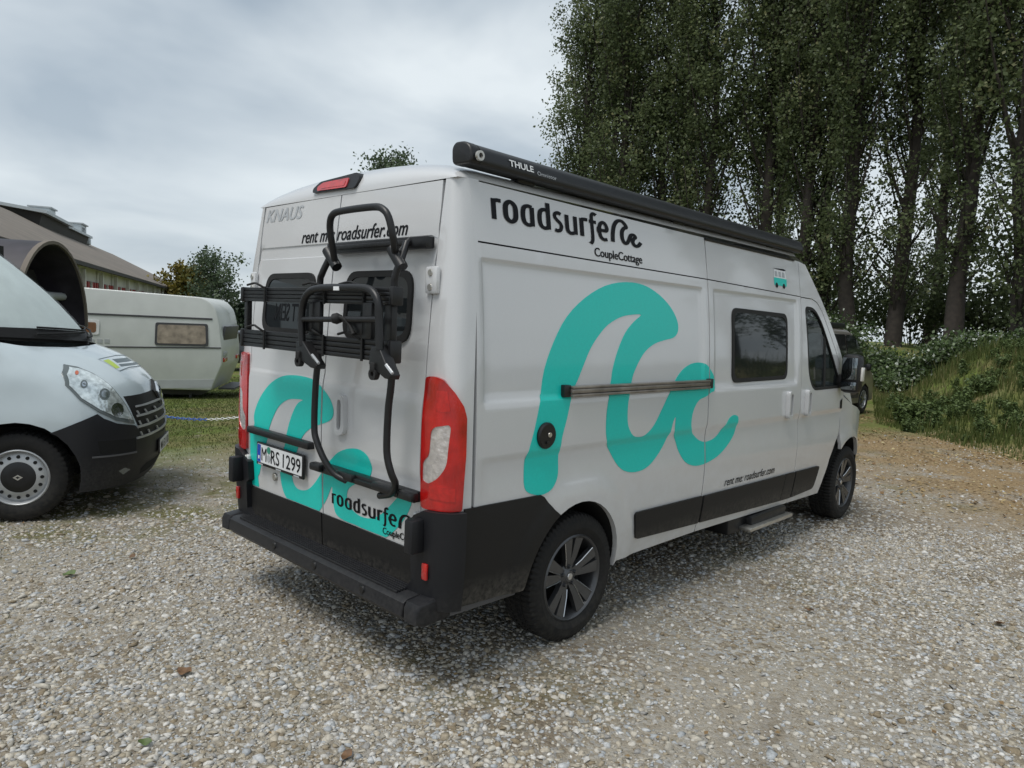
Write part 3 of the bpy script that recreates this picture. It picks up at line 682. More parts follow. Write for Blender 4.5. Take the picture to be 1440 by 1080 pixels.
sv = MB(); sv.prism([(.0, .35), (.60, .345), (.62, .375), (.0, .395)], 'y', -.955, -.90, bev=.004); mirror(sv.build('lower_valance', 'trim_grey', VAN))
# handle on right rear door, strip, plate, lock
hz = round_poly([(-.155, 1.30), (-.235, 1.30), (-.248, 1.10), (-.16, 1.085)], .04, 5)
panel('handle', hz, rear, 'van_paint', RD, holes=[ring(hz, -.026)], d=.03, off=.026, skirt=.03); panel('handle_recess', ring(hz, -.024), rear, 'trim_grey', RD, d=.04, off=.006, skirt=0)
ps = MB(); ps.box((.052, .425, .992), (.05, .70, .040), bev=.008); ps.build('plate_lamp_bar', 'black_metal', LD)
def plate_s(y, z, off=0.0): return (.058-off, y, z)
pc = (.415, .862); pw, ph = .535, .135
pb = MB().box((.054, pc[0], pc[1]), (.014, pw, ph), bev=.004).build('number_plate', 'black_metal', LD)
pf = panel('plate_face', round_poly([(pc[0]-.255, pc[1]-.050), (pc[0]+.255, pc[1]-.050), (pc[0]+.255, pc[1]+.058), (pc[0]-.255, pc[1]+.058)], .006), plate_s, 'plate_white', pb, d=.2, off=.0125, skirt=.002)
panel('plate_band', [(pc[0]+.252, pc[1]-.048), (pc[0]+.212, pc[1]-.048), (pc[0]+.212, pc[1]+.056), (pc[0]+.252, pc[1]+.056)], plate_s, 'eu_blue', pb, d=.2, off=.0135, skirt=0)
def plate_word(w, y0, y1):
    lettering('plate_lettering', w, plate_s, 'print_black', pb, lambda a, b: (y0+(y1-y0)*a, pc[1]-.036+.082*b), off=.0145, bold=(0.0 if w == 'M' else .003))
plate_word('M', pc[0]+.200, pc[0]+.142); plate_word('RS', pc[0]+.088, pc[0]-.010); plate_word('1299', pc[0]-.050, pc[0]-.243)
for zz, m_ in ((.032, 'sticker_green'), (-.016, 'print_grey')):
    MB().lathe([(0, -.0012), (.021, -.0012), (.021, 0)], 18, 'x', (.0446, pc[0]+.115, pc[1]+zz+.003)).build('plate_seal', m_, pb)
for yy in (.215, 0, -.20): panel('plate_frame_print', [(pc[0]+yy-.03, pc[1]-.0635), (pc[0]+yy+.03, pc[1]-.0635), (pc[0]+yy+.03, pc[1]-.0555), (pc[0]+yy-.03, pc[1]-.0555)], plate_s, 'print_grey', pb, d=.2, off=.0128, skirt=0)
panel('plate_star_ring', [(pc[0]+.240, pc[1]-.03), (pc[0]+.224, pc[1]-.03), (pc[0]+.224, pc[1]-.010), (pc[0]+.240, pc[1]-.010)], plate_s, 'print_white', pb, d=.2, off=.0142, skirt=0)
MB().lathe([(0, -.014), (.020, -.014), (.024, -.008), (.024, .01)], 18, 'x', (rear_x(.742), .512, .742)).build('lock', 'aluminium', LD)
# --- logos and lettering
def wave_decal(name, outline_px, split):
    pass
WV = [r5(325, 460), r5(322, 390), r5(335, 330), r5(365, 230), r5(385, 100), r4(387, 1040), r4(402, 940), r4(440, 830), r4(490, 735), r4(560, 662), r4(640, 614), r4(720, 600), r4(790, 612), r4(850, 650), r4(895, 700), r4(920, 752), r4(922, 792), r4(905, 816), r4(870, 826), r4(830, 841), r4(795, 870), r4(770, 910), r4(748, 960), r4(738, 1005),
      r5(730, 120), r5(726, 180), r5(730, 222), r5(748, 256), r5(774, 262), r5(800, 250), r5(830, 215), r5(862, 150), r5(888, 95), r4(908, 990), r4(924, 962), r4(947, 935), r4(975, 918), r4(1005, 913), r4(1035, 922), r4(1055, 950), r4(1065, 990), r4(1064, 1022), r5(1052, 88), r5(1032, 104), r5(1005, 118), r5(986, 150), r5(976, 190), r5(976, 230), r5(990, 262), r5(1010, 277), r5(1035, 279), r5(1068, 262), r5(1098, 225), r5(1122, 190), r5(1140, 176), r5(1156, 182), r5(1157, 205), r5(1140, 250), r5(1110, 300), r5(1075, 337), r5(1040, 359), r5(1010, 371), r5(980, 373), r5(950, 358), r5(926, 320), r5(913, 280), r5(910, 240), r5(914, 185), r5(903, 205), r5(880, 262), r5(850, 320), r5(810, 372), r5(770, 395), r5(725, 397), r5(690, 375), r5(657, 320), r5(645, 270), r5(643, 200), r5(650, 130),
      r4(662, 985), r4(668, 940), r4(687, 870), r4(716, 800), r4(750, 755), r4(779, 728), r4(745, 727), r4(700, 736), r4(650, 766), r4(612, 810), r4(580, 862), r4(552, 930), r4(530, 985), r5(505, 100), r5(490, 190), r5(470, 270), r5(456, 330), r5(455, 400), r5(445, 440), r5(425, 470), r5(390, 487), r5(350, 483)]
W_uv = [tuple(p) for p in spline(px_uv(side, WV, (.3, 3.4), (.5, 2.1)), 3, True)]
for keep, par, lim in ((-1, quarter, VX_GAP-.007), (1, sdoor, VX_GAP+.007)):
    panel('wave_logo', clip(W_uv, 0, lim, keep), side, 'teal', par, d=.035, us=USX, vs=VSZ, off=.0022, skirt=.0015)
# wave on the rear doors
WR = [r2(150, 700), r2(190, 640), r2(190, 580), r2(205, 520), r2(240, 450), r2(290, 390), r2(350, 356), r2(410, 350), r2(470, 358), r2(530, 380), r2(580, 430), r2(620, 490), r2(637, 550), r2(630, 590), r2(605, 612), r2(560, 628), r2(515, 645), r2(478, 675), r2(452, 715), r2(430, 780), r2(412, 860), r3(402, 140), r3(410, 190), r3(430, 225), r3(460, 238), r3(495, 232), r3(525, 205), r3(550, 170), r3(580, 125), r3(610, 80), r3(650, 35), r3(695, 10), r3(742, 2), r3(790, 12), r3(830, 48), r3(850, 95), r3(852, 130), r3(838, 165), r3(800, 190), r3(755, 205), r3(722, 230), r3(712, 265), r3(720, 310), r3(745, 350), r3(790, 385), r3(850, 396), r3(905, 372), r3(950, 330), r3(1010, 265), r3(1045, 245), r3(1075, 252), r3(1078, 300), r3(1058, 360), r3(1020, 420), r3(975, 470), r3(935, 500), r3(880, 500), r3(780, 440), r3(700, 408), r3(655, 375), r3(640, 330), r3(632, 260), r3(628, 215), r3(600, 285), r3(570, 335), r3(540, 365), r3(470, 345), r3(400, 312), r3(365, 265), r3(348, 215), r3(340, 165), r2(338, 880), r2(350, 790), r2(370, 700), r2(388, 620), r2(415, 545), r2(440, 505), r2(465, 490), r2(420, 484), r2(375, 490), r2(330, 525), r2(300, 580), r2(278, 640), r2(262, 720), r2(240, 800), r2(222, 900), r3(213, 160), r3(214, 226), r3(150, 198)]
R_uv = [tuple(p) for p in spline(px_uv(rear, WR, (-.9, .95), (.55, 1.5)), 3, True)]
R_uv = clip(clip(clip(R_uv, 1, .640, 1), 0, .822, -1), 0, -.822, 1)
for keep, par, lim in ((1, LD, .008), (-1, RD, -.008)):
    panel('wave_logo', clip(R_uv, 0, lim, keep), rear, 'teal', par, d=.035, vs=VSR, off=.0022, skirt=.0015)
# the word, drawn with pen strokes (letter units: x-height 1)
def glyphs():
    g = []
    o = lambda x: [(x, .5), (x+.03, .82), (x+.18, .98), (x+.33, .82), (x+.36, .5), (x+.33, .18), (x+.18, .02), (x+.03, .18)]
    S = .178
    g += [([(.10, 0), (.10, .5), (.10, .97)], 0), ([(.12, .88), (.24, .915), (.38, .915)], 0)]
    g += [(o(.52), 1)]
    g += [([(1.46, .0), (1.46, .45), (1.46, .93)], 0), ([(1.46, .93), (1.30, .96), (1.15, .84), (1.10, .5), (1.14, .16), (1.28, .03), (1.44, .08)], 0)]
    g += [([(2.04, .0), (2.04, .6), (2.04, 1.33)], 0), ([(2.02, .93), (1.88, .96), (1.73, .84), (1.68, .5), (1.72, .16), (1.86, .03), (2.02, .08)], 0)]
    g += [([(2.58, .90), (2.44, .95), (2.29, .88), (2.26, .72), (2.36, .58), (2.52, .44), (2.58, .28), (2.52, .09), (2.38, .02), (2.24, .06)], 0)]
    g += [([(2.80, .95), (2.80, .45), (2.82, .16), (2.93, .03), (3.06, .05), (3.16, .10)], 0), ([(3.18, .95), (3.18, .5), (3.18, 0)], 0)]
    g += [([(3.43, 0), (3.43, .5), (3.43, .95)], 0), ([(3.44, .88), (3.55, .915), (3.69, .915)], 0)]
    g += [([(4.10, 1.28), (3.98, 1.33), (3.88, 1.22), (3.87, .9), (3.88, .2), (3.86, -.15), (3.76, -.32)], 0), ([(3.72, .88), (3.9, .88), (4.10, .88)], 0)]
    g += [([(4.24, .52), (4.42, .52), (4.56, .54), (4.57, .76), (4.46, .95), (4.32, .92), (4.23, .74), (4.21, .45), (4.26, .16), (4.40, .03), (4.58, .06)], 0)]
    # the r as a breaking wave
    g += [([(4.80, .0), (4.82, .45), (4.90, .92), (5.06, 1.22), (5.26, 1.28), (5.42, 1.12), (5.46, .96), (5.36, .90), (5.26, .70), (5.24, .35), (5.32, .08), (5.44, .06), (5.56, .28), (5.66, .56), (5.80, .62), (5.88, .50), (5.78, .38), (5.74, .18), (5.84, .0), (6.0, .04), (6.14, .26)], 0)]
    return g, S
def word_logo(surf, parent, place, sc, off=.0026, limit=None):
    mb = MB(); g, S = glyphs()
    for i, (path, closed) in enumerate(g):
        if limit is not None: path = [p for p in path if p[0] < limit]
        if len(path) > 1: ribbon(mb, path, S, place, surf, off+.0003*(i % 3), bool(closed))
    return mesh_obj('name_lettering', mb.V, mb.F, 'print_black', parent)
A_, B_, = px_uv(side, [r4(196, 352), r4(783, 474)], (.3, 1.9), (1.9, 2.35))
T_ = px_uv(side, [r4(200, 268)], (.3, 1.9), (1.9, 2.35))[0]
w_ = (B_[0]-A_[0])/6.16; h_ = (T_[1]-A_[1])/1.0
KN = [0, .38, .42, .98, 1.00, 1.56, 1.58, 2.14, 2.15, 2.66, 2.71, 3.27, 3.34, 3.69, 3.70, 4.13, 4.131, 4.66, 4.71, 6.20]
KP = [65, 152, 163, 298, 313, 435, 455, 570, 588, 671, 690, 795, 815, 882, 893, 961, 968, 1058, 1074, 1340]
KX = [p[0] for p in px_uv(side, [(680+u/6, 305+.22*(u-65)/6) for u in KP], (.3, 1.9), (1.9, 2.35))]
word_logo(side, upper, lambda x, y: (float(np.interp(x, KN, KX)), A_[1]+y*h_*.97), 1)
a0, a1 = px_uv(side, [r4(598, 498), r4(783, 532)], (.3, 2.0), (1.9, 2.35)); ah = .048
lettering('tag_lettering', 'CoupleCottage', side, 'print_black', upper, lambda a, b: (a0[0]+(a1[0]-a0[0])*a, a0[1]+.000+ah*b), off=.002, bold=.006, heavy=((.003, 0),))
a2, a3 = px_uv(side, [r6(140, 845), r6(308, 802)], (2.4, 3.6), (.5, .9))
lettering('web_lettering', 'rent me: roadsurfer.com', side, 'print_black', sdoor, lambda a, b: (a2[0]+(a3[0]-a2[0])*a, .648+.060*b), off=.003, shear=.22, bold=.005)
# small bus drawing
icx0, icx1 = 3.30, 3.545
def ic(poly, m, off): return panel('bus_emblem', [(icx0+(icx1-icx0)*a, 2.062+.150*b) for a, b in poly], side, m, upd, d=.08, off=off, skirt=0)
ic(round_poly([(.05, .12), (.95, .12), (.98, .5), (.05, .5)], .04), 'teal', .0022)
ic(round_poly([(.05, .5), (.98, .5), (.88, .9), (.07, .9)], .05), 'print_white', .0022)
for a in (.12, .38, .64): ic([(a, .56), (a+.2, .56), (a+.18, .82), (a+.01, .82)], 'print_grey', .003)
ic([(0, .96), (.80, .90), (.98, .96), (.80, 1.0)], 'print_black', .003)
for a in (.22, .74): ic([(a+.09*math.cos(t), .12+.13*math.sin(t)) for t in np.linspace(0, 2*math.pi, 15)[:-1]], 'print_black', .003)
# rear lettering
lettering('maker_lettering', 'KNAUS', rear, 'print_grey', LD, lambda a, b: (.795-.415*a, 2.232+.075*b), off=.002, shear=.25, bold=.006, heavy=((-.007, 0),))
lettering('web_lettering', 'rent me: roadsurfer.com', rear, 'print_black', RD, lambda a, b: (.352-.952*a, 2.088+.073*b), off=.002, shear=.2, bold=.006, heavy=((-.003, 0),))
lettering('window_lettering', 'ATT SEIN.', rear, 'print_black', LD, lambda a, b: (.215+.36*a, 1.655+.10*b), off=.0095, bold=.01)
b0, b1 = px_uv(rear, [r3(628, 308), r3(1075, 452)], (-.9, .1), (.55, .9)); bt = px_uv(rear, [r3(632, 252)], (-.9, .1), (.55, .9))[0]
wr = (b1[0]-b0[0])/5.45; hr = bt[1]-b0[1]
word_logo(rear, RD, lambda x, y: (b0[0]+float(np.interp(x, KN, KX)-KX[0])/(KX[-1]-KX[0])*6.2*wr, b0[1]+y*hr), 1, limit=5.72)
c0_, c1_ = px_uv(rear, [r3(915, 480), r3(1068, 530)], (-.9, .1), (.55, .9))
lettering('tag_lettering', 'CoupleCottage', rear, 'print_black', RD, lambda a, b: (c0_[0]+(c1_[0]-c0_[0])*a*1.33, c0_[1]+(c1_[1]-c0_[1])*a*1.33+.034*b), off=.0032, bold=.006, heavy=((-.002, 0),))
dc = np.array(flat_side(4.70, 1.10, .004)); panel('door_emblem', [(4.66, 1.08), (4.71, 1.08), (4.71, 1.17), (4.66, 1.15)], flat_side, 'print_black', fdoor, d=.1, off=.003, skirt=0)
# --- awning on the roof edge
def awn_prof():
    return round_poly([(-.952, 2.372), (-.960, 2.40), (-.945, 2.450), (-.905, 2.472), (-.845, 2.474), (-.825, 2.45), (-.83, 2.374)], .03, 4)
aw = MB(); aw.prism(awn_prof(), 'x', .225, 3.72, bev=0); AW = aw.build('awning', 'awning_grey', VAN); AW.rotation_euler = (0, .0078, 0); AW.location = (0, 0, .018)
for xa, xb in ((.165, .228), (3.717, 3.75)):
    e = MB(); P = awn_prof(); c0 = np.mean(P, 0); e.prism([tuple(c0+(np.array(p)-c0)*1.03) for p in P], 'x', xa, xb, bev=.012); ec = e.build('end_cap', 'black_metal', AW)
MB().lathe([(.012, -.010), (.022, -.010), (.022, .004), (.012, .004)], 16, 'y', (.20, -.973, 2.405), closed=True).build('crank_eye', 'aluminium', AW)
for xx in (.6, 2.0, 3.3): MB().box((xx, -.86, 2.378), (.12, .06, .04), bev=.01).build('awning_bracket', 'black_metal', AW)
def awn_s(x, z, off=0.0): return (x, -(.9625-.0*z+off) if z < 2.40 else -(.9625-(z-2.40)*.27+off), z)
lettering('awning_lettering', 'THULE', awn_s, 'print_white', AW, lambda a, b: (.40+.165*a, 2.402+.030*b), off=.002, bold=.02)
lettering('awning_lettering', 'Omnistor', awn_s, 'print_grey', AW, lambda a, b: (.59+.14*a, 2.395+.02*b), off=.002)
# --- bike rack on the right rear door
BX = -.045
def P(px, x): return on_plane(px[0], px[1], 0, x)
rk = MB()
rk.tube([P((462, 366), -.03), P((453, 385), BX), P((450, 402), BX), P((449, 485), BX), P((444, 540), BX), P((442, 600), BX), P((446, 622), BX), P((456, 646), -.035), P((470, 666), -.01), P((487, 676), .02)], .0165, 12, 5)
rk.tube([P((572, 341), .02), P((563, 368), -.03), P((556, 388), BX), P((554, 412), BX), P((551, 527), BX), P((546, 577), BX), P((544, 635), BX), P((550, 665), -.035), P((556, 681), -.01), P((550, 694), .02), P((534, 697), .035)], .0165, 12, 5)
RACK = rk.build('bike_rack', 'black_metal', RD, 60); RACK.parent = VAN
bow = MB(); bow.tube([P((471, 368), -.035), P((466, 338), -.07), P((464, 316), -.085), P((468, 302), -.09), P((482, 296.5), -.09), P((525, 291), -.09), P((539, 294.5), -.09), P((547, 307), -.085), P((553, 335), -.07), P((556, 357), -.035)], .0165, 12, 5); bow.build('top_bow', 'black_metal', RACK, 60)
for (a, b, x) in (((460, 352), (474, 376), -.03), ((551, 350), (566, 376), -.03)):
    q0 = P(a, x); q1 = P(b, x); MB().tube([q0, (q0+q1)/2, q1], .026, 10, 2).build('clamp', 'black_metal', RACK, 40)
br = MB(); br.tube([P((555, 366), -.02), P((566, 350), .02), P((577, 336), .07)], .013, 8, 2); br.build('stay', 'black_metal', RACK, 40)
MB().box((.088, -.415, 2.040), (.05, .81, .052), bev=.006).box((.062, -.415, 2.040), (.03, .60, .02), bev=.004).build('upper_rail', 'black_metal', RACK)
LZ = P((524, 680), .05)[2]
MB().box((.055, -.425, LZ), (.05, .82, .050), bev=.008).box((.030, -.425, LZ), (.03, .62, .018), bev=.004).build('lower_rail', 'black_metal', RACK)
for yy, wdt in ((-.03, .10), (-.30, .16), (-.62, .16), (-.80, .10)): MB().box((.028, yy, LZ+.005), (.05, wdt, .042), bev=.012).build('rail_bracket', 'black_metal', RACK)
def bike_rail(zc, h, x):
    m = MB()
    for dz in (-.5, -.17, .17, .5): m.box((x, -.155, zc+dz*h*.82), (.045, 1.36, h*.24), bev=.003)
    m.box((x+.012, -.155, zc), (.02, 1.36, h*.9)); o = m.build('wheel_rail', 'black_metal', RACK)
    for yy in (.53, -.84): MB().box((x, yy, zc), (.06, .03, h*1.15), bev=.008).build('rail_end', 'black_metal', o)
    for yy in (.28, -.30, -.62): 
        s = MB(); s.tube([(x-.025, yy, zc+h*.5), (x-.05, yy+.02, zc+h*.75), (x-.03, yy+.10, zc+h*.85), (x-.04, yy+.16, zc+h*.7)], .006, 6, 3); s.tube([(x-.03, yy-.02, zc-h*.6), (x-.03, yy-.02, zc+h*.6)], .007, 6, 0); s.build('wheel_strap', 'rubber', o)
bike_rail(1.790, .070, -.105); bike_rail(1.552, .085, -.105)
vb = MB(); vb.box((-.105, .505, 1.67), (.03, .035, .28), bev=.004).build('rail_post', 'black_metal', RACK)
for yy in (-.175, -.80): MB().box((-.10, yy, 1.66), (.03, .055, .27), bev=.006).build('rail_post', 'black_metal', RACK)
lp = MB(); X = -.165
lp.tube([P((425, 486), X), P((424, 450), X), P((427, 424), X), P((436, 410), X), P((452, 405), X), P((480, 404.5), X), P((510, 405), X), P((524, 410), X), P((532, 425), X), P((533, 450), X), P((534, 492), X)], .0175, 12, 5)
LOOP = lp.build('frame_loop', 'black_metal', RACK, 60)
cb = MB(); q0 = P((427, 449), X); q1 = P((532, 449), X); cb.tube([q0, q1], .013, 8, 0); cb.build('cross_bar', 'black_metal', LOOP, 60)
MB().box(P((473, 405.5), X-.017), (.004, .045, .018)).build('rack_badge', 'print_white', LOOP)
for i, (yy) in enumerate((-.26, -.68)): MB().box((X+.035, yy, 1.68), (.025, .07, .16), bev=.006).box((X+.03, yy+.09, 1.645), (.02, .12, .06), bev=.006).build('bracket_plate', 'black_metal', RACK)
kb = MB(); kb.tube([P((468, 450), X), P((478, 446), X-.02), P((490, 455), X), P((497, 470), X)], .009, 8, 3); kb.lathe([(0, -.03), (.022, -.02), (.026, .0), (.018, .02), (0, .03)], 12, 'x', P((474, 448), X-.02)); kb.build('knob', 'rubber', RACK, 60)
for pts, hk in (([(423, 480), (433, 480), (453, 514), (451, 519), (444, 517), (424, 502)], (421, 508)), ([(529, 488), (540, 486), (557, 528), (555, 534), (548, 532), (526, 512)], (526, 526))):
    Q = [P(p, -.145) for p in pts]; m = MB(); m.prism([(p[1], p[2]) for p in Q], 'x', -.175, -.12, bev=.006); pv = m.build('pivot_arm', 'black_metal', RACK)
    a = P((pts[2][0]-14, pts[2][1]-15), -.178); b = P((pts[2][0]-5, pts[2][1]-3), -.178); MB().tube([a, b], .0075, 6, 0).build('pivot_slot', 'print_grey', pv, 60)
    c = P(hk, -.17); h = MB(); h.lathe([(.012, -.012), (.026, -.012), (.026, .012), (.012, .012)], 14, 'x', c, closed=True); h.box(c+np.array([0, .0, .03]), (.03, .035, .04), bev=.006); h.build('strap_buckle', 'rubber', pv)
# --- wheels
def tyre_mesh(R, w, rim, n=210, lug=.006):
    """tyre lying on axis y, outer face at y=-w/2, with a cut tread"""
    h = w/2; prof = [(rim-.004, h*.80), (rim+.012, h*.90), (rim+(R-rim)*.35, h*1.0), (rim+(R-rim)*.65, h*.98), (R-.022, h*.90), (R-.006, h*.80), (R, h*.62), (R, h*.40), (R-.007, h*.38), (R-.007, h*.30), (R, h*.28), (R, h*.04), (R-.007, h*.02)]
    prof = prof + [(r, -y) for r, y in prof[::-1]]
    V = []; F = []; m = len(prof)
    for k in range(n):
        w_ = 2*math.pi*k/n; cut = lug if (k % 3) == 0 else 0.0
        for i, (r, y) in enumerate(prof):
            rr = r
            if r > R-.012: rr = r-cut*1.2
            elif r > R-.03: rr = r-cut*.8
            V.append((rr*math.cos(w_), y, rr*math.sin(w_)))
    for k in range(n):
        j = (k+1) % n
        for i in range(m-1): F.append((k*m+i, j*m+i, j*m+i+1, k*m+i+1))
    return V, F
TV, TF = tyre_mesh(.35, .235, .232, lug=.009)
def alloy_wheel(loc, sgn, steer=0.0, R=.35):
    rot = bpy.data.objects.new('wheel', None)
    t = mesh_obj('wheel', TV, TF, 'tyre_rubber', VAN, 25); t.location = loc; t.rotation_euler = (0, 0, (0 if sgn < 0 else math.pi)+steer)
    rm = MB(); rm.lathe([(.236, -.100), (.228, -.107), (.219, -.101), (.213, -.07), (.203, -.02), (.20, .09), (.23, .095)], 48); o = rm.build('rim', 'alloy_dark', t, 50)
    MB().lathe([(0, .0), (.19, .0), (.19, .03), (0, .03)], 32).build('brake_disc', 'void', t, 50)
    for i in range(10):
        a = 2*math.pi*(i//2)/5+(-.21 if i % 2 else .21)+math.pi/2; s = MB()
        c, sn = math.cos(a), math.sin(a); d = np.array([c, 0, sn]); p_ = np.array([-sn, 0, c])
        pts = []
        for r_, wd, y0, th in ((.040, .024, -.066, .035), (.11, .034, -.084, .03), (.216, .052, -.097, .028)):
            for e, f in ((-1, 0), (1, 0), (1, 1), (-1, 1)): pts.append(d*r_+p_*wd*e*.62+np.array([0, y0+th*f, 0]))
        Fs = [(0, 1, 5, 4), (1, 2, 6, 5), (2, 3, 7, 6), (3, 0, 4, 7), (4, 5, 9, 8), (5, 6, 10, 9), (6, 7, 11, 10), (7, 4, 8, 11), (0, 3, 2, 1), (8, 9, 10, 11)]
        s.add(pts, Fs); sp = s.build('spoke', 'alloy_dark', t, 20)
        if i % 2 == 0 or i in (3, 7):
            e = 1; q = [d*r_+p_*wd*.62*e+np.array([0, y0-.0012, 0]) for r_, wd, y0 in ((.07, .0282, -.074), (.11, .034, -.0842), (.21, .051, -.0965))]
            MB().tube(q, .0028, 4, 0).build('accent_line', 'alloy_bright', sp, 60)
    hb = MB(); hb.lathe([(0, -.080), (.030, -.080), (.036, -.072), (.070, -.060), (.075, -.03)], 24); hub = hb.build('hub', 'alloy_dark', t, 40)
    MB().lathe([(0, -.0835), (.018, -.083), (.020, -.079)], 16).build('centre_cap', 'alloy_bright', hub)
    for i in range(5):
        a = 2*math.pi*i/5+.3; MB().lathe([(0, -.084), (.008, -.083), (.011, -.075), (.011, -.055)], 8, 'y', (.053*math.cos(a), 0, .053*math.sin(a))).build('wheel_nut', 'alloy_dark', hub)
    return t
alloy_wheel((1.022, -.885, .348), -1); alloy_wheel((5.07, -.872, .348), -1, .02); alloy_wheel((1.022, .885, .348), 1); alloy_wheel((5.07, .872, .348), 1, .02)
ax = MB(); ax.tube([(1.022, -.8, .34), (1.022, .8, .34)], .05, 10, 0); ax.tube([(5.07, -.8, .34), (5.07, .8, .34)], .04, 10, 0); ax.tube([(1.4, -.3, .30), (.3, -.45, .33), (.15, -.5, .34)], .03, 8, 3); ax.build('axle', 'black_metal', VAN, 60)
# ================================================================== the silver-white van at the left (local: x forward from the front axle, y left)
mat('fleet_paint', (.50, .57, .60), .35, coat=1.0, var=.03, scale=6)
mat('chrome', (.70, .72, .74), .12, metal=1.0)
mat('lamp_glass', (.66, .72, .72), .06, coat=1.0, metal=.55, var=.35, scale=26, bump=.5, bscale=18)
mat('lamp_dark', (.10, .12, .12), .2, coat=1.0)
mat('steel_rim', (.45, .46, .47), .42, metal=.5, var=.12)
mat('sky_reflection_mat', (.74, .80, .79), .6, var=.06, scale=5, bump=.2, bscale=9)  # pale mat colour, brightened to stand for sky reflected in the windscreen
mat('sticker_lime', (.42, .55, .08), .45); mat('sticker_dark', (.10, .13, .14), .45); mat('orange_lens', (.5, .10, .03), .2, coat=1)
MT = math.radians(-28); MH = np.array([math.cos(MT), math.sin(MT), 0]); MN = np.array([-math.sin(MT), math.cos(MT), 0]); MO = np.array([-.65, 3.13, 0])+.97*MN
FLEET = thing('panel_van', 'silver white van with black bumper, large headlamp and diamond badge on its grille', 'van', tuple(MO), MT)
ROWS = [
 [(.78, 0, .22), (.76, .4, .22), (.70, .65, .22), (.60, .82, .22), (.48, .93, .22), (.385, .985, .22), (.2, 1.0, .22), (0, 1.0, .22), (-.4, 1.0, .22), (-1.2, 1.0, .22)],
 [(.865, 0, .42), (.83, .4, .42), (.76, .65, .42), (.67, .80, .42), (.54, .92, .42), (.40, .99, .42), (.2, 1.015, .42), (0, 1.02, .42), (-.4, 1.02, .42), (-1.2, 1.02, .42)],
 [(.865, 0, .60), (.83, .4, .60), (.765, .64, .60), (.675, .80, .60), (.545, .925, .60), (.40, .99, .60), (.2, 1.015, .60), (0, 1.025, .60), (-.4, 1.03, .60), (-1.2, 1.03, .60)],
 [(.848, 0, .80), (.805, .4, .80), (.735, .63, .80), (.65, .79, .80), (.53, .915, .80), (.39, .98, .80), (.2, 1.01, .80), (0, 1.02, .80), (-.4, 1.03, .80), (-1.2, 1.03, .80)],
 [(.805, 0, .965), (.755, .4, .96), (.675, .61, .95), (.59, .76, .95), (.475, .885, .95), (.35, .955, .95), (.18, .985, .95), (0, 1.0, .95), (-.4, 1.015, .96), (-1.2, 1.02, .96)],
 [(.725, 0, 1.09), (.675, .4, 1.085), (.595, .59, 1.07), (.51, .73, 1.065), (.40, .845, 1.07), (.28, .915, 1.08), (.14, .955, 1.09), (0, .98, 1.10), (-.4, 1.0, 1.11), (-1.2, 1.01, 1.12)],
 [(.53, 0, 1.235), (.48, .4, 1.23), (.40, .57, 1.21), (.32, .70, 1.20), (.23, .80, 1.20), (.13, .875, 1.21), (.02, .92, 1.22), (-.1, .945, 1.23), (-.45, .975, 1.25), (-1.2, 1.0, 1.27)],
 [(.30, 0, 1.335), (.24, .4, 1.33), (.15, .56, 1.335), (.05, .68, 1.34), (-.03, .78, 1.35), (-.12, .85, 1.37), (-.2, .885, 1.385), (-.28, .91, 1.40), (-.5, .95, 1.41), (-1.2, .985, 1.42)]]
RG = np.array(ROWS)
def _cr(P0, P1, P2, P3, t): return .5*((2*P1)+(P2-P0)*t+(2*P0-5*P1+4*P2-P3)*t*t+(3*P1-P0-3*P2+P3)*t**3)
def _loft(u, v):
    sg = -1.0 if u < 0 else 1.0; a = min(abs(u), 8.9999); i = int(a); t = a-i
    vv = min(max(v, 0), 6.9999); j = int(vv); w = vv-j
    def colu(jj):
        R = RG[min(max(jj, 0), 7)]; p1, p2 = R[i], R[i+1]; p3 = R[min(i+2, 9)]
        p0 = R[i-1] if i > 0 else R[1]*np.array([1, -1, 1])
        return _cr(p0, p1, p2, p3, t)
    p = _cr(colu(j-1), colu(j), colu(j+1), colu(j+2), w); p = p.copy(); p[1] *= sg; return p
def ml(u, v, off=0.0):
    p = _loft(u, v)
    if off:
        e = .02; du = _loft(u+e, v)-_loft(u-e, v); dv_ = _loft(u, min(v+e, 7))-_loft(u, max(v-e, 0)); n = np.cross(du, dv_); n /= np.linalg.norm(n)+1e-9
        if n @ (p-np.array([-.6, 0, .5])) < 0: n = -n
        p = p+n*off
    return tuple(p)
def to_world(p): return MO+MH*p[0]+MN*p[1]+np.array([0, 0, p[2]])
def ml_w(u, v, off=0.0): return to_world(ml(u, v, off))
def gz(u, v): return (u/2.7, 340+v/2.7)
def muv(pts, ur=(-9, 1.5), vr=(0, 7)): return px_uv(ml_w, [gz(*p) for p in pts], ur, vr, n=70)
def x_to_uv(X, z):       # right flank point from its x and height
    best = None
    for u in np.linspace(-9, -4, 101):
        for v in (np.interp(z, [.22, .42, .60, .80, .95, 1.1, 1.23, 1.4], range(8)),):
            p = _loft(u, v); d = abs(p[0]-X)
            if best is None or d < best[0]: best = (d, u, float(v))
    return (best[1], best[2])
m_arch = [x_to_uv(.43*math.cos(a), .345+.43*math.sin(a)) for a in np.linspace(math.radians(-16), math.radians(180+16), 17)]
right = [(0, 0)] + [(-4.0, 0)] + m_arch + [(-9, 0), (-9, 7), (0, 7)]
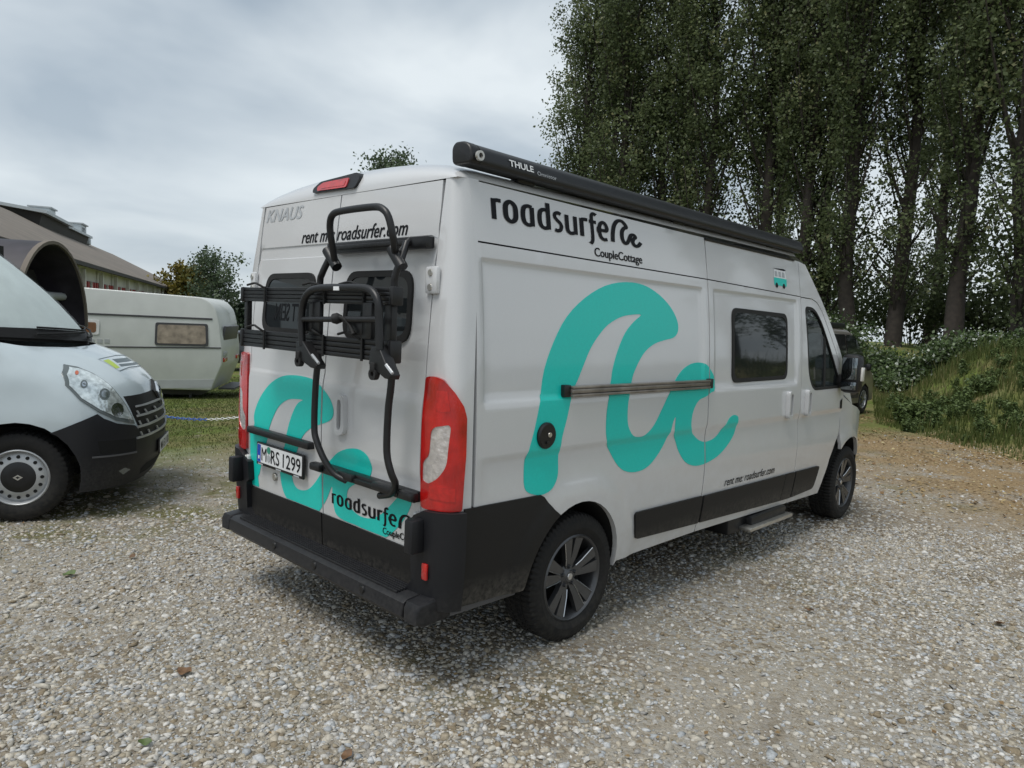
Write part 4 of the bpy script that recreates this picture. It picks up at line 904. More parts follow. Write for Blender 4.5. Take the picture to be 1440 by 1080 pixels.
# body sheet (right half and left half), with the wheel openings
def mpanel(name, out, m, parent, **k): return panel(name, out, ml, m, parent, **k)
body_r = mpanel('body_shell', [(0.0, 0)]+[(-4.95, 0)]+m_arch+[(-8.9, 0), (-8.99, 6.99), (0.0, 6.99)], 'fleet_paint', FLEET, d=.22, skirt=.0, smooth=60)
body_l = body_r.copy(); COL.objects.link(body_l); body_l.parent = FLEET; body_l.scale = (1, -1, 1)
def both(o):
    c = o.copy(); COL.objects.link(c); c.parent = o.parent; c.scale = (1, -1, 1)
    for ch in o.children:
        k = ch.copy(); COL.objects.link(k); k.parent = c
    return c
# bumper
g_bot = muv([(600, 728)])[0]; fend = muv([(190, 727), (285, 690), (367, 655), (392, 672), (440, 690), (508, 697), (531, 722), (560, 733)])
arch_lo = [p for p in m_arch if p[0] > fend[0][0]]
bo = [(0, .0), (-4.95, 0)] + [p for p in m_arch if p[0] > fend[0][0] and p[1] < fend[0][1]] + fend + [(0, g_bot[1])]
fb = mpanel('front_bumper', bo, 'bumper_plastic', FLEET, d=.12, off=.012, skirt=.02, smooth=50); both(fb)
sl = muv([(368, 757), (510, 745), (512, 792), (378, 806)]); so = mpanel('bumper_vent', round_poly(sl, .05), 'void', fb, d=.15, off=.0135, skirt=0)
fin = muv([(348, 815), (512, 794), (512, 800), (348, 821)]); mpanel('bumper_fin', fin, 'trim_grey', fb, d=.15, off=.02, skirt=.01)
lo = muv([(548, 815), (600, 795), (640, 780)]); mpanel('lower_intake', [(-.0, .72), (-1.2, .70), (-1.5, .55), (-1.45, .32), (0, .35)], 'void', fb, d=.2, off=.0135, skirt=0)
fg = muv([(445, 868), (470, 855), (490, 862), (462, 882)]); mpanel('fog_lamp', fg, 'lamp_dark', fb, d=.1, off=.014, skirt=0)
# headlamp
HLo = muv([(238, 468), (232, 500), (246, 545), (300, 600), (375, 648), (440, 680), (508, 692), (490, 650), (460, 600), (415, 548), (352, 503), (292, 478)])
hl_b = mpanel('headlamp', round_poly(HLo, .05), 'lamp_dark', FLEET, d=.1, off=.012, skirt=.02, smooth=50)
cH = np.mean(HLo, 0); mpanel('lamp_lens', [tuple(cH+(np.array(p)-cH)*.90) for p in HLo], 'lamp_glass', hl_b, d=.08, off=.017, skirt=.0, smooth=60)
for cpx, r_, m_ in (((392, 582), 22, 'lamp_dark'), ((392, 582), 14, 'chrome'), ((315, 545), 15, 'lamp_dark'), ((315, 545), 9, 'chrome'), ((440, 640), 26, 'chrome'), ((288, 503), 8, 'orange_lens')):
    P_ = muv([(cpx[0]+r_*math.cos(a)*.9, cpx[1]+r_*math.sin(a)) for a in np.linspace(0, 2*math.pi, 13)[:-1]]); mpanel('reflector', P_, m_, hl_b, d=.1, off=.019+.001*(r_ < 20), skirt=0)
both(hl_b)
# grille
G_top = muv([(468, 588), (535, 577), (578, 562), (588, 548)]); G_side = muv([(531, 720), (505, 660), (482, 612)])
go_ = [(0, g_bot[1]+.01), fend[-1]] + G_side + G_top[:-1] + [(0, G_top[-1][1])]
gr_ = mpanel('grille', go_, 'cladding', FLEET, d=.12, off=.006, skirt=.01); both(gr_)
for k_ in range(4):
    f = .10+.22*k_; w_ = lambda u: g_bot[1]+(3.75-g_bot[1])*f
    ue = -2.1+.10*k_; v0 = w_(0); bar = [(0, v0), (ue, v0-.02), (ue, v0+.07), (0, v0+.10)]
    both(mpanel('grille_bar', bar, 'steel_rim', FLEET, d=.12, off=.024, skirt=.012))
    for uu in (-.5, -1.15, -1.7):
        if k_ < 3: both(mpanel('grille_bar', [(uu, v0+.09), (uu-.07, v0+.09), (uu-.16, v0+.26), (uu-.09, v0+.26)], 'steel_rim', FLEET, d=.12, off=.022, skirt=.01))
em = [(0, 4.30), (-.26, 3.78), (0, 3.26), (.26, 3.78)]; emi = [(0, 4.02), (-.12, 3.78), (0, 3.54), (.12, 3.78)]
mpanel('badge_plinth', [(0, 4.55), (-.36, 3.9), (-.1, 3.1), (.1, 3.1), (.36, 3.9)], 'cladding', FLEET, d=.2, off=.014, skirt=.02)
mpanel('diamond_badge', em, 'chrome', FLEET, holes=[emi], d=.1, off=.034, skirt=.02)
# plate
fp = MB().box((.882, 0, .455), (.016, .53, .125), bev=.004).build('number_plate', 'cladding', FLEET)
MB().box((.8915, 0, .457), (.003, .51, .108)).build('plate_face', 'plate_white', fp)
lettering('plate_lettering', 'MA EX 100', lambda y, z, o=0.0: (.894+o, y, z), 'print_black', fp, lambda a, b: (-.215+.44*a, .420+.074*b), off=.001, bold=.004)
# bonnet sticker
def hood_s(pts, m, off): return mpanel('bonnet_sticker', muv(pts), m, FLEET, d=.1, off=off, skirt=0)
hood_s([(372, 446), (440, 430), (500, 431), (545, 468), (452, 490)], 'fleet_paint', .001)
hood_s([(372, 446), (440, 430), (490, 430), (490, 433), (440, 433), (378, 447)], 'sticker_dark', .002)
hood_s([(452, 490), (490, 475), (545, 466), (546, 469), (490, 479), (456, 492)], 'sticker_dark', .002)
hood_s([(392, 452), (412, 446), (455, 478), (440, 482)], 'sticker_lime', .002); hood_s([(425, 446), (480, 440), (500, 452), (445, 460)], 'sticker_dark', .002); hood_s([(450, 465), (515, 458), (525, 464), (460, 474)], 'sticker_dark', .002)
# cowl, wipers, windscreen, roof, flank
def wsf(u, v):           # u 0 bottom..1 top, v -1..1
    a = abs(v); b0 = np.array([np.interp(a, [0, .45, .8, 1], [.285, .20, 0.0, -.2]), .885*a, np.interp(a, [0, 1], [1.345, 1.40])])
    t0 = np.array([np.interp(a, [0, .6, 1], [-.56, -.60, -.74]), .77*a, np.interp(a, [0, .7, 1], [2.17, 2.15, 2.09])])
    p = b0*(1-u)+t0*u; p[0] += .05*math.sin(math.pi*u); p[2] += .02*math.sin(math.pi*u)
    return (p[0], math.copysign(p[1], v) if v else 0.0, p[2])
sheet('windscreen_surround', np.linspace(0, 1, 8), np.linspace(-1, 1, 25), lambda u, v: tuple(np.array(wsf(u, v))-np.array([.012, 0, .008])), 'cladding', FLEET, 60)
sheet('sky_reflection_mat', np.linspace(.10, .96, 8), np.linspace(-.93, .93, 25), lambda u, v: tuple(np.array(wsf(u, v))-np.array([.004, 0, .002])), 'sky_reflection_mat', FLEET, 60)  # mat behind the glass; its paleness carries the painted sky reflection
glass('screen_glass', (.06, .07, .07), .12, .02, (.95, .97, .97))
sheet('windscreen', np.linspace(.08, .97, 8), np.linspace(-.95, .95, 25), lambda u, v: tuple(np.array(wsf(u, v))+np.array([.010, 0, .008])), 'screen_glass', FLEET, 60)
for sg in (-1, 1):
    t_ = MB(); t_.tube([tuple(np.array(wsf(u, sg*.985))+np.array([.004, 0, .004])) for u in np.linspace(0, 1.0, 8)], .028, 8, 2, flat=.7); t_.build('windscreen_pillar', 'fleet_paint', FLEET, 60)
cw = sheet('cowl', [0, .5, 1], np.linspace(-1, 1, 25), lambda u, v: tuple(np.array(wsf(.0, v))*(1-u)+np.array(wsf(.10, v))*u+np.array([.012, 0, .016-.0*u])), 'cladding', FLEET, 40)
for v0, v1 in ((-.75, -.08), (-.10, .55)):
    w_ = MB(); w_.tube([tuple(np.array(wsf(.02+.05*t, v0+(v1-v0)*t))+np.array([.03, 0, .035])) for t in np.linspace(0, 1, 6)], .010, 6, 2); w_.tube([tuple(np.array(wsf(.10, v0+(v1-v0)*t))+np.array([.022, 0, .025])) for t in np.linspace(.1, 1.1, 6)], .008, 6, 2); w_.build('wiper', 'rubber', FLEET, 60)
flank = [(-.28, 1.40), (-1.2, 1.42), (-4.3, 1.42), (-4.3, 2.30), (-1.3, 2.32), (-.95, 2.25), (-.74, 2.09)]
for sg in (-1, 1):
    f = panel('flank', [(x, z) for x, z in flank], lambda x, z, o=0.0: (x, sg*(np.interp(z, [1.38, 1.7, 2.3], [.95, .925, .82])+.02*ramp(-.3, -1.2, x)+o), z), 'fleet_paint', FLEET, d=.15, skirt=.02)
    panel('pane', [(-.42, 1.47), (-1.15, 1.47), (-1.15, 2.0), (-.85, 2.0)], lambda x, z, o=0.0: (x, sg*(np.interp(z, [1.38, 1.7, 2.3], [.95, .925, .82])+.02*ramp(-.3, -1.2, x)+o), z), 'window_glass', f, d=.15, off=.004, skirt=0)
    rearp = panel('rear_flank', [(-1.19, .26), (-2.85, .26), (-2.9, .75), (-3.35, .82), (-3.75, .75), (-3.8, .26), (-4.3, .3), (-4.3, 1.425), (-1.19, 1.42)], lambda x, z, o=0.0: (x, sg*(np.interp(z, [.2, .42, .95, 1.42], [1.0, 1.02, 1.02, .985])+o), z), 'fleet_paint', FLEET, d=.15, skirt=.02)
sheet('roof', [0, .3, .6, 1], np.linspace(-1, 1, 17), lambda u, v: ((1-u)*np.array(wsf(1, v))+u*np.array([-1.35, v*.82, 2.31+.10*(1-v*v)])).tolist(), 'fleet_paint', FLEET, 60)
sheet('roof', [-1.35, -2.5, -4.3], np.linspace(-1, 1, 17), lambda x, v: (x, v*.82, 2.31+.10*(1-v*v)), 'fleet_paint', FLEET, 60)
MB().box((-4.28, 0, 1.3), (.05, 1.9, 2.0), bev=.02).build('rear_door', 'fleet_paint', FLEET)
MB().box((-2.0, 0, .50), (4.4, 1.40, .40)).box((.15, 0, .70), (.9, 1.3, .5)).box((-2.3, 0, 1.6), (3.4, 1.5, 1.2)).build('inner_shell', 'void', FLEET, None)
SV, SF = tyre_mesh(.345, .225, .215, n=150, lug=.006)
def steel_wheel(loc, sg):
    t = mesh_obj('wheel', SV, SF, 'tyre_rubber', FLEET, 25); t.location = loc; t.rotation_euler = (0, 0, 0 if sg < 0 else math.pi)
    rm = MB(); rm.lathe([(.219, -.095), (.210, -.101), (.203, -.094), (.198, -.07), (.192, -.055)], 48); o = rm.build('rim', 'steel_rim', t, 50)
    d_ = MB(); d_.lathe([(.193, -.055), (.165, -.075), (.120, -.082), (.10, -.06), (0, -.06)], 48); d_.build('wheel_disc', 'steel_rim', t, 50)
    for i in range(16):
        a = 2*math.pi*i/16; MB().lathe([(0, -.0815), (.0135, -.0813), (.0135, -.07)], 12, 'y', (.158*math.cos(a), .001, .158*math.sin(a))).build('vent_hole', 'void', t)
    c = MB(); c.lathe([(0, -.092), (.06, -.093), (.105, -.088), (.125, -.078), (.128, -.06)], 40); cp = c.build('hub_cap', 'black_metal', t, 50)
    dm = [(0, .022), (.034, 0), (0, -.022), (-.034, 0)]; di = [(x*.45, z*.45) for x, z in dm]
    panel('diamond_badge', dm, lambda x, z, o=0.0: (x, -.0935-o, z), 'chrome', cp, holes=[di], d=.02, off=.002, skirt=.003)
    MB().lathe([(0, .0), (.2, .0), (.2, .03), (0, .03)], 32).build('brake_disc', 'void', t, 50)
steel_wheel((0, -.875, .345), -1); steel_wheel((0, .875, .345), 1); steel_wheel((-3.33, -.875, .345), -1); steel_wheel((-3.33, .875, .345), 1)
ln = MB()
for cx in (0.0,):
    A = [(cx+.44*math.cos(a), .345+.44*math.sin(a)) for a in np.linspace(-.2, math.pi+.2, 15)]
    ln.add([v for x, z in A for v in ((x, -.985, z), (x, -.62, z))], [(2*i, 2*i+1, 2*i+3, 2*i+2) for i in range(14)])
lo_ = ln.build('wheel_arch_liner', 'void', FLEET, 40); both(lo_)
# ================================================================== caravan, hall, vaulted trailer, car
mat('caravan_white', (.56, .58, .56), .45, coat=.2, var=.06, scale=2.5, bump=.06, bscale=30)
mat('caravan_grey', (.38, .40, .41), .5, var=.08, scale=3)
mat('strip_dark', (.06, .06, .065), .5)
mat('curtain', (.30, .25, .20), .8, var=.35, scale=7)
mat('curtain_brown', (.21, .10, .05), .8, var=.3, scale=6)
mat('roof_sheet', (.165, .14, .115), .8, var=.2, scale=.8, bump=.3, bscale=4)
mat('hall_white', (.72, .72, .71), .7, var=.08, scale=.6)
mat('hall_red', (.38, .04, .04), .6, var=.15, scale=2)
mat('hall_dark', (.03, .028, .026), .7)
mat('vent_metal', (.48, .52, .54), .5, metal=.2, var=.1, scale=1)
mat('tarp_dark', (.030, .026, .034), .6, var=.35, scale=5, bump=.3, bscale=12)
mat('tarp_brown', (.20, .115, .08), .8, var=.4, scale=9, bump=.5, bscale=20)
mat('post_white', (.7, .7, .7), .5)
# --- caravan: long side faces the camera
def gdep(px, dep):
    p = at_depth(px, dep); p[2] = float(terrain(p[0], p[1])); return p
CD = 16.0
c_r = at_depth(296, CD); rzc = math.atan2(GR[1], GR[0])
zg = float(terrain(c_r[0], c_r[1]))
KAR = thing('caravan', 'cream white touring caravan with curtained window parked on the grass', 'caravan', (c_r[0], c_r[1], zg), rzc+math.radians(11))
def kz(py, px=250):       # height above the caravan's ground for an image row
    d = ray(px, py); t = CD/(d @ GF); return CAM[2]+d[2]*t-zg
def kx(px): return (px-296)/FOC*CD
Lx = -5.2
prof = [(Lx+.1, kz(547)), (-.02, kz(547)), (kx(309), kz(511)), (kx(309.5), kz(489)), (kx(305), kz(450)), (kx(300), kz(431)), (kx(291), kz(421)), (kx(281), kz(416.5)), (-2.6, kz(411)), (Lx+.3, kz(412)), (Lx, kz(425)), (Lx-.1, kz(500))]
kb_ = MB(); kb_.prism(round_poly(prof, [.03, .03, .06, .1, .2, .12, .12, .1, .1, .15, .1, .2], 4), 'y', 0.0, 2.12, bev=.03); shell = kb_.build('shell', 'caravan_white', KAR, 40)
def kpoly(pts): return [(kx(a), kz(b, a)) for a, b in pts]
def kp(name, pts, m, y, parent=KAR, th=.012): return MB().prism(round_poly(kpoly(pts), .05 if name in ('window', 'curtain') else 0, 4), 'y', -y, -y+th).build(name, m, parent, 30)
kp('skirt_band', [(110, 533), (299, 533.5), (296, 545), (110, 545)], 'caravan_grey', .006)
kp('trim_strip', [(60, 436.5), (296, 447.5), (296, 450), (60, 439)], 'strip_dark', .012)
kp('trim_strip', [(60, 484), (308, 488.5), (308, 490.2), (60, 485.7)], 'strip_dark', .012)
wn = kp('window', [(222, 453), (290, 455.5), (291, 487), (221, 484.5)], 'strip_dark', .022, th=.03)
wp_ = kp('curtain', [(225, 456), (287, 458), (288, 484), (224, 482)], 'curtain', .026, wn, th=.006)
w2 = kp('window', [(108, 449), (151, 450), (150, 470), (108, 469)], 'post_white', .016, th=.02)
kp('curtain', [(111, 452), (147, 453), (146.5, 467), (111, 466)], 'curtain_brown', .02, w2, th=.006)
for a in (138, 148, 157): kp('service_hatch', [(a, 476), (a+6, 476.3), (a+6, 481.5), (a, 481)], 'caravan_grey', .010)
# end wall with its window and lamps
def ke(name, pts, m, x, parent=KAR): return MB().prism(pts, 'x', x, x+.03).build(name, m, parent, 30)
MB().box((kx(307)+.005, 1.06, kz(471)), (.05, 1.6, kz(456)-kz(486)), R=Matrix.Rotation(.17, 3, 'Y'), bev=.01).build('window', 'strip_dark', KAR)
MB().box((kx(309.3)+.012, .30, kz(504)), (.03, .34, .09), bev=.006).build('tail_lamp', 'lens_red_bright', KAR); MB().box((kx(309.3)+.012, 1.8, kz(504)), (.03, .34, .09), bev=.006).build('tail_lamp', 'lens_red_bright', KAR)
MB().box((kx(309.3)+.012, .30, kz(496)), (.03, .34, .10), bev=.006).build('lamp_panel', 'caravan_grey', KAR)
ch = MB(); ch.box((-2.6, 1.06, kz(547)-.08), (4.6, 1.5, .12)); ch.box((kx(312), 1.06, kz(547)+.02), (.35, 1.5, .04)); ch.build('chassis', 'strip_dark', KAR)
for yy in (.2, 1.92):
    t = mesh_obj('wheel', SV, SF, 'tyre_rubber', KAR, 25); t.location = (-2.6, yy, .345)
for xx in (-.5, -4.6):
    for yy in (.25, 1.87): MB().box((xx, yy, (kz(547)-.1)/2), (.05, .05, kz(547)-.1)).build('corner_steady', 'strip_dark', KAR)
MB().tube([(Lx-.1, 1.06, .55), (Lx-1.2, 1.06, .5)], .05, 8, 0).build('drawbar', 'strip_dark', KAR)
# --- the long hall
hd = np.array([63.0, -23.2]); hd /= np.linalg.norm(hd)           # (depth, sideways)
def hall_pt(s, off, z):                                          # s metres along the eaves from the 28 m point, off metres behind
    dep = 28+s*hd[0]-off*.343; lat = -17.2+s*hd[1]-off*.939; p = CAM+GF*dep+GR*lat; return np.array([p[0], p[1], z])
o0 = hall_pt(0, 0, 0); o1 = hall_pt(10, 0, 0); hrz = math.atan2(o1[1]-o0[1], o1[0]-o0[0])
HG = -.55
HALL = thing('long_hall', 'long low hall with brown roof, white and red walls and rooftop vents', 'hall', (o0[0], o0[1], HG), hrz)
S0, S1, EZ, RZZ = -22.0, 68.0, 3.5-HG, 7.4-HG
def hb(name, a, b, m, parent=HALL): c = (np.array(a)+np.array(b))/2; d = np.abs(np.array(b)-np.array(a)); return MB().box(c, d).build(name, m, parent, 30)
hb('wall', (S0, .30, 0), (S1, .60, EZ-.05), 'hall_white')
rfm = MB()
rfm.add([(S0-.3, -.25, EZ-.12), (S1, -.25, EZ-.12), (S1-7, 8, RZZ), (S0-.3, 8, RZZ), (S0-.3, -.25, EZ-.30), (S1, -.25, EZ-.30), (S1-7, 8, RZZ-.2), (S0-.3, 8, RZZ-.2)], [(0, 1, 2, 3), (4, 7, 6, 5), (0, 4, 5, 1), (0, 3, 7, 4), (1, 5, 6, 2)])
rfm.add([(S0-.3, 16.2, EZ-.12), (S1, 16.2, EZ-.12), (S1-7, 8, RZZ), (S0-.3, 8, RZZ)], [(0, 3, 2, 1)]); rfm.add([(S1, -.25, EZ-.12), (S1, 16.2, EZ-.12), (S1-7, 8, RZZ)], [(0, 1, 2)])
HR = rfm.build('roof', 'roof_sheet', HALL, None)
hb('gutter', (S0, -.38, EZ-.32), (S1, -.24, EZ-.18), 'hall_dark', HR)
hb('wall', (S0, 15, 0), (S1, 15.3, EZ), 'hall_white'); hb('wall', (S0, 1.2, 0), (S0+.3, 15, RZZ-1.4), 'hall_white'); hb('wall', (S1-.8, 1.2, 0), (S1-.5, 15, EZ), 'hall_white')
hb('window_band', (S0, .24, EZ-1.75), (S1-1, .30, EZ-.80), 'hall_dark')
hs = 2.0
for i in range(34):
    s = S0+1.0+i*hs
    if i % 2 == 0: hb('post', (s-.10, .02, 0), (s+.10, .20, EZ-.3), 'hall_white')
    if s > -6:
        for j in range(3): hb('red_panel', (s+.25+j*.55, .18, EZ-1.75), (s+.58+j*.55, .237, EZ-.82), 'hall_red')
        hb('window_frame', (s+.10, .16, EZ-1.78), (s+.18, .236, EZ-.80), 'hall_white')
# ridge light and vent boxes
sk = MB(); sk.add([(24, 6.6, RZZ-.7), (39, 6.6, RZZ-.7), (39, 9.2, RZZ-.6), (24, 9.2, RZZ-.6), (24, 6.4, RZZ+.10), (39, 6.4, RZZ+.0), (39, 9.3, RZZ+.35), (24, 9.3, RZZ+.45)], [(0, 1, 5, 4), (1, 2, 6, 5), (2, 3, 7, 6), (3, 0, 4, 7)]); SKL = sk.build('ridge_light', 'hall_dark', HALL, None)
sr = MB(); sr.add([(23.4, 6.0, RZZ+.06), (31.2, 6.0, RZZ+.0), (31.2, 9.5, RZZ+.42), (23.4, 9.5, RZZ+.48), (23.4, 6.0, RZZ+.26), (31.2, 6.0, RZZ+.20), (31.2, 9.5, RZZ+.62), (23.4, 9.5, RZZ+.68)], [(4, 5, 6, 7), (0, 3, 2, 1), (0, 1, 5, 4), (1, 2, 6, 5), (2, 3, 7, 6), (3, 0, 4, 7)]); sr.build('ridge_light_roof', 'vent_metal', SKL, None)
sr = MB(); sr.add([(31.6, 6.2, RZZ-.10), (39.4, 6.2, RZZ-.12), (39.4, 9.3, RZZ+.28), (31.6, 9.3, RZZ+.30), (31.6, 6.2, RZZ+.08), (39.4, 6.2, RZZ+.06), (39.4, 9.3, RZZ+.46), (31.6, 9.3, RZZ+.48)], [(4, 5, 6, 7), (0, 3, 2, 1), (0, 1, 5, 4), (1, 2, 6, 5), (2, 3, 7, 6), (3, 0, 4, 7)]); sr.build('ridge_light_roof', 'vent_metal', SKL, None)
def ventbox(px, py, w, h, s, off, text=None):
    # sits on the ridge: find the height along the line of sight at this place
    base = hall_pt(s, off, 0); dep = (base-CAM) @ GF; d = ray(px, py); z = CAM[2]+d[2]*dep/(d @ GF)
    p = CAM+d*dep/(d @ GF); loc = np.array([p[0], p[1], z]); rel = loc-np.array([o0[0], o0[1], HG]); c, s_ = math.cos(-hrz), math.sin(-hrz)
    lx, ly = c*rel[0]-s_*rel[1], s_*rel[0]+c*rel[1]; W = w/FOC*dep; H = h/FOC*dep
    vb_ = MB(); vb_.box((lx, ly, rel[2]), (W*1.1, W*.8, H), bev=.03); o = vb_.build('roof_vent', 'vent_metal', HALL)
    MB().box((lx, ly, rel[2]+H/2+.05), (W*1.2, W*.95, .10)).build('vent_cover', 'caravan_grey', o)
    MB().box((lx, ly, rel[2]-H/2-1.2), (W*.7, W*.5, 2.6)).build('vent_stack', 'caravan_grey', o)
    if text:
        q0 = np.array([lx, ly-W*.4-.02, rel[2]])
        lettering('vent_lettering', text, lambda x, z, of=0.0: (q0[0]+x, q0[1]-of, q0[2]+z), 'print_black', o, lambda a, b: (-W*.40+W*.62*a, -H*.22+H*.5*b), off=.02, bold=.01)
ventbox(60, 301, 30, 14, 30, 7.4); ventbox(103, 324, 32, 16, 38, 4.9, 'ZD')
ventbox(123, 339, 9, 9, 40, 5.2)
# --- dark vaulted trailer, its open end towards the caravan
WD = 9.3
wc = at_depth(73, WD); wzr = math.atan2(GR[1], GR[0]); axis_ang = wzr+math.radians(11)
WAG = thing('vaulted_trailer', 'dark arched tarpaulin trailer with open end and brown top beside the hall', 'trailer', (wc[0], wc[1], float(terrain(wc[0], wc[1]))), axis_ang)
vr_, vh, vl = 1.05, 1.44, 2.4
def vault(m, x0, x1, r0, name, ri=None, a0=0, a1=math.pi, par=WAG):
    V = []; n = 24
    for x in (x0, x1):
        for a in np.linspace(a0, a1, n): V.append((x, r0*math.cos(a), vh+(r0+.05)*math.sin(a)))
    F = [(i, i+1, n+i+1, n+i) for i in range(n-1)]; V2 = []
    for x in (x0, x1):
        for a in np.linspace(a0, a1, n): V2.append((x, (r0-.04)*math.cos(a), vh+(r0+.01)*math.sin(a)))
    F2 = [(2*n+i, 3*n+i, 3*n+i+1, 2*n+i+1) for i in range(n-1)]; F3 = [(i, 2*n+i, 2*n+i+1, i+1) for i in range(n-1)]+[(n+i, n+i+1, 3*n+i+1, 3*n+i) for i in range(n-1)]
    return mesh_obj(name, V+V2, F+F2+F3, m, par, 40)
vault('tarp_dark', -.75, 0, vr_, 'hood'); vault('tarp_brown', -vl, -.75, vr_-.01, 'tarpaulin'); rm_ = vault('caravan_grey', -.03, .03, vr_+.012, 'rim')
rm_.data.materials[0] = MATS['roof_sheet']
bd = MB(); bd.box((-vl/2, 0, .95), (vl, 2.06, .76), bev=.02); bd.build('bed', 'tarp_dark', WAG)
MB().box((-.55, 0, 1.45), (.06, 1.98, 1.5)).build('front_curtain', 'hall_dark', WAG)
rb = MB(); rb.tube([(-.25, -.93, 1.86), (-.25, .93, 1.86)], .055, 8, 0); rb.build('roller_blind', 'caravan_grey', WAG, 60)
for yy in (-.9, .9):
    for xx in (-.6, -1.8):
        t = mesh_obj('wheel', SV, SF, 'tyre_rubber', WAG, 25); t.location = (xx, yy, .345)
# --- taupe people carrier behind, beside the bank
mat('taupe_paint', (.18, .155, .13), .35, coat=1.0, metal=.3, var=.05)
mat('car_glass', (.01, .012, .013), .06, coat=.5)
cw_ = on_plane(1222, 583, 2, 0.0); TX, TY = cw_[0]-.05, cw_[1]+.12
CAR = thing('people_carrier', 'taupe people carrier with black windows parked by the bank', 'car', (TX, TY, 0))
cp_ = round_poly([(.42, .30), (.88, .32), (.90, .66), (.80, .88), (.42, 1.02), (.30, 1.06), (-.62, 1.86), (-.8, 1.92), (-3.7, 1.94), (-3.95, 1.8), (-4.05, 1.0), (-4.0, .35), (-3.38, .30), (-3.36, .45), (-3.26, .62), (-3.0, .74), (-2.74, .62), (-2.64, .45), (-2.62, .28), (-.40, .28), (-.38, .45), (-.27, .63), (0, .74), (.27, .63), (.38, .45)], [.03, .08, .1, .1, .1, .05, .12, .1, .12, .1, .1, .05] + [0]*13, 4)
def carbody(poly):
    """outline pushed across the width, the nose and the upper body drawn in"""
    m = MB(); V = []; ny = [0, .02, .06, .14, .95, 1.76, 1.84, 1.88, 1.90]; n = len(poly)
    for y in ny:
        e = min(y, 1.9-y); k_ = 1-.05*(1-min(e/.14, 1))**2
        for x, z in poly:
            tumble = .16*max(0, z-1.0)/.9; yy = .95+(y-.95)*(1-tumble/.95*1.0)
            nosein = .42*max(0, x-.15)**1.2*((abs(y-.95)/.95)**3); V.append((x*k_ if x < 0 else x*k_-nosein, yy, .28+(z-.28)*k_))
    F = []
    for j in range(len(ny)-1):
        for i in range(n): F.append((j*n+i, j*n+(i+1) % n, (j+1)*n+(i+1) % n, (j+1)*n+i))
    F.append(tuple(range(n))[::-1]); F.append(tuple((len(ny)-1)*n+i for i in range(n)))
    return mesh_obj('body', V, F, 'taupe_paint', CAR, 35)
carbody(cp_)
def cg(name, pts, m, off=.004, par=CAR):
    return panel(name, pts, lambda x, z, o=0.0: (x, .95-(.95)*(1-.16*max(0, z-1.0)/.9/.95)-o+.02*ramp(.0, .4, x), z), m, par, d=.2, off=off, skirt=.01)
cg('window', round_poly([(.18, 1.08), (-.55, 1.78), (-1.10, 1.80), (-1.10, 1.08)], .05), 'car_glass'); cg('window', round_poly([(-1.16, 1.08), (-1.16, 1.80), (-2.5, 1.80), (-2.5, 1.08)], .05), 'car_glass'); cg('window', round_poly([(-2.56, 1.08), (-2.56, 1.80), (-3.75, 1.78), (-3.85, 1.10)], .05), 'car_glass')
cg('side_strip', [(-.42, .40), (-2.60, .40), (-2.60, .52), (-.42, .52)], 'cladding', .012)
sheet('windscreen', [0, 1], np.linspace(-.80, .80, 9), lambda u, v: (.31-.93*u+.01, .95+v*(1-.10*u), 1.07+.79*u+.012), 'car_glass', CAR)
hp = MB(); hp.box((.10, .02, 1.08), (.12, .16, .16), bev=.04); hp.build('door_mirror', 'black_metal', CAR)
rr_ = MB(); rr_.box((-2.0, .95, 1.99), (2.6, 1.30, .12), bev=.03); rr_.build('roof_tent', 'black_metal', CAR)
for yy, sg in ((.02, -1), (1.88, 1)):
    for xx in (0, -3.0):
        t = mesh_obj('wheel', SV, SF, 'tyre_rubber', CAR, 25); t.location = (xx, yy+.10*(-sg), .345-.005); t.rotation_euler = (0, 0, 0 if sg < 0 else math.pi); t.scale = (.96, 1, .96)
        rm = MB(); rm.lathe([(.219, -.095), (.205, -.10), (.195, -.06), (.18, -.03)], 32); rm.build('rim', 'steel_rim', t, 50); MB().lathe([(0, -.02), (.19, -.02)], 24).build('brake_disc', 'void', t)
        for i in range(7):
            a = 2*math.pi*i/7; MB().box((.11*math.cos(a), -.085, .11*math.sin(a)), (.19, .02, .028), R=Matrix.Rotation(-a, 3, 'Y')).build('spoke', 'alloy_bright', t)
# --- barrier chain between two posts, blue then white
mat('chain_blue', (.03, .12, .50), .4); mat('chain_white', (.75, .75, .75), .4)
ca = at_depth(215, 9.2); cb_ = at_depth(400, 8.9)
CH = thing('barrier_chain', 'blue and white plastic barrier chain hung between posts over the grass', 'chain', (0, 0, 0))
for p in (ca, cb_):
    g = float(terrain(p[0], p[1])); pm = MB(); pm.tube([(p[0], p[1], g), (p[0], p[1], g+.62)], .022, 10, 0); pm.lathe([(0, g+.0), (.12, g+.0), (.12, g+.03), (.03, g+.05)], 16, 'z', (p[0], p[1], 0)); pm.build('post', 'post_white', CH, 40)
NL = 46; za = float(terrain(ca[0], ca[1]))+.36; zb = float(terrain(cb_[0], cb_[1]))+.52
bl_, wl_ = MB(), MB()
for i in range(NL):
    t = (i+.5)/NL; p = ca*(1-t)+cb_*t; z = za*(1-t)+zb*t-.10*4*t*(1-t); dr_ = (cb_-ca)/np.linalg.norm(cb_-ca); nn_ = np.array([-dr_[1], dr_[0], 0]) if i % 2 else np.array([0, 0, 1.0])
    P_ = [np.array([p[0], p[1], z])+dr_*.026*math.cos(a)+nn_*.013*math.sin(a) for a in np.linspace(0, 2*math.pi, 9)[:-1]]
    (bl_ if t < .42 else wl_).tube(P_, .005, 5, 0, closed=True)
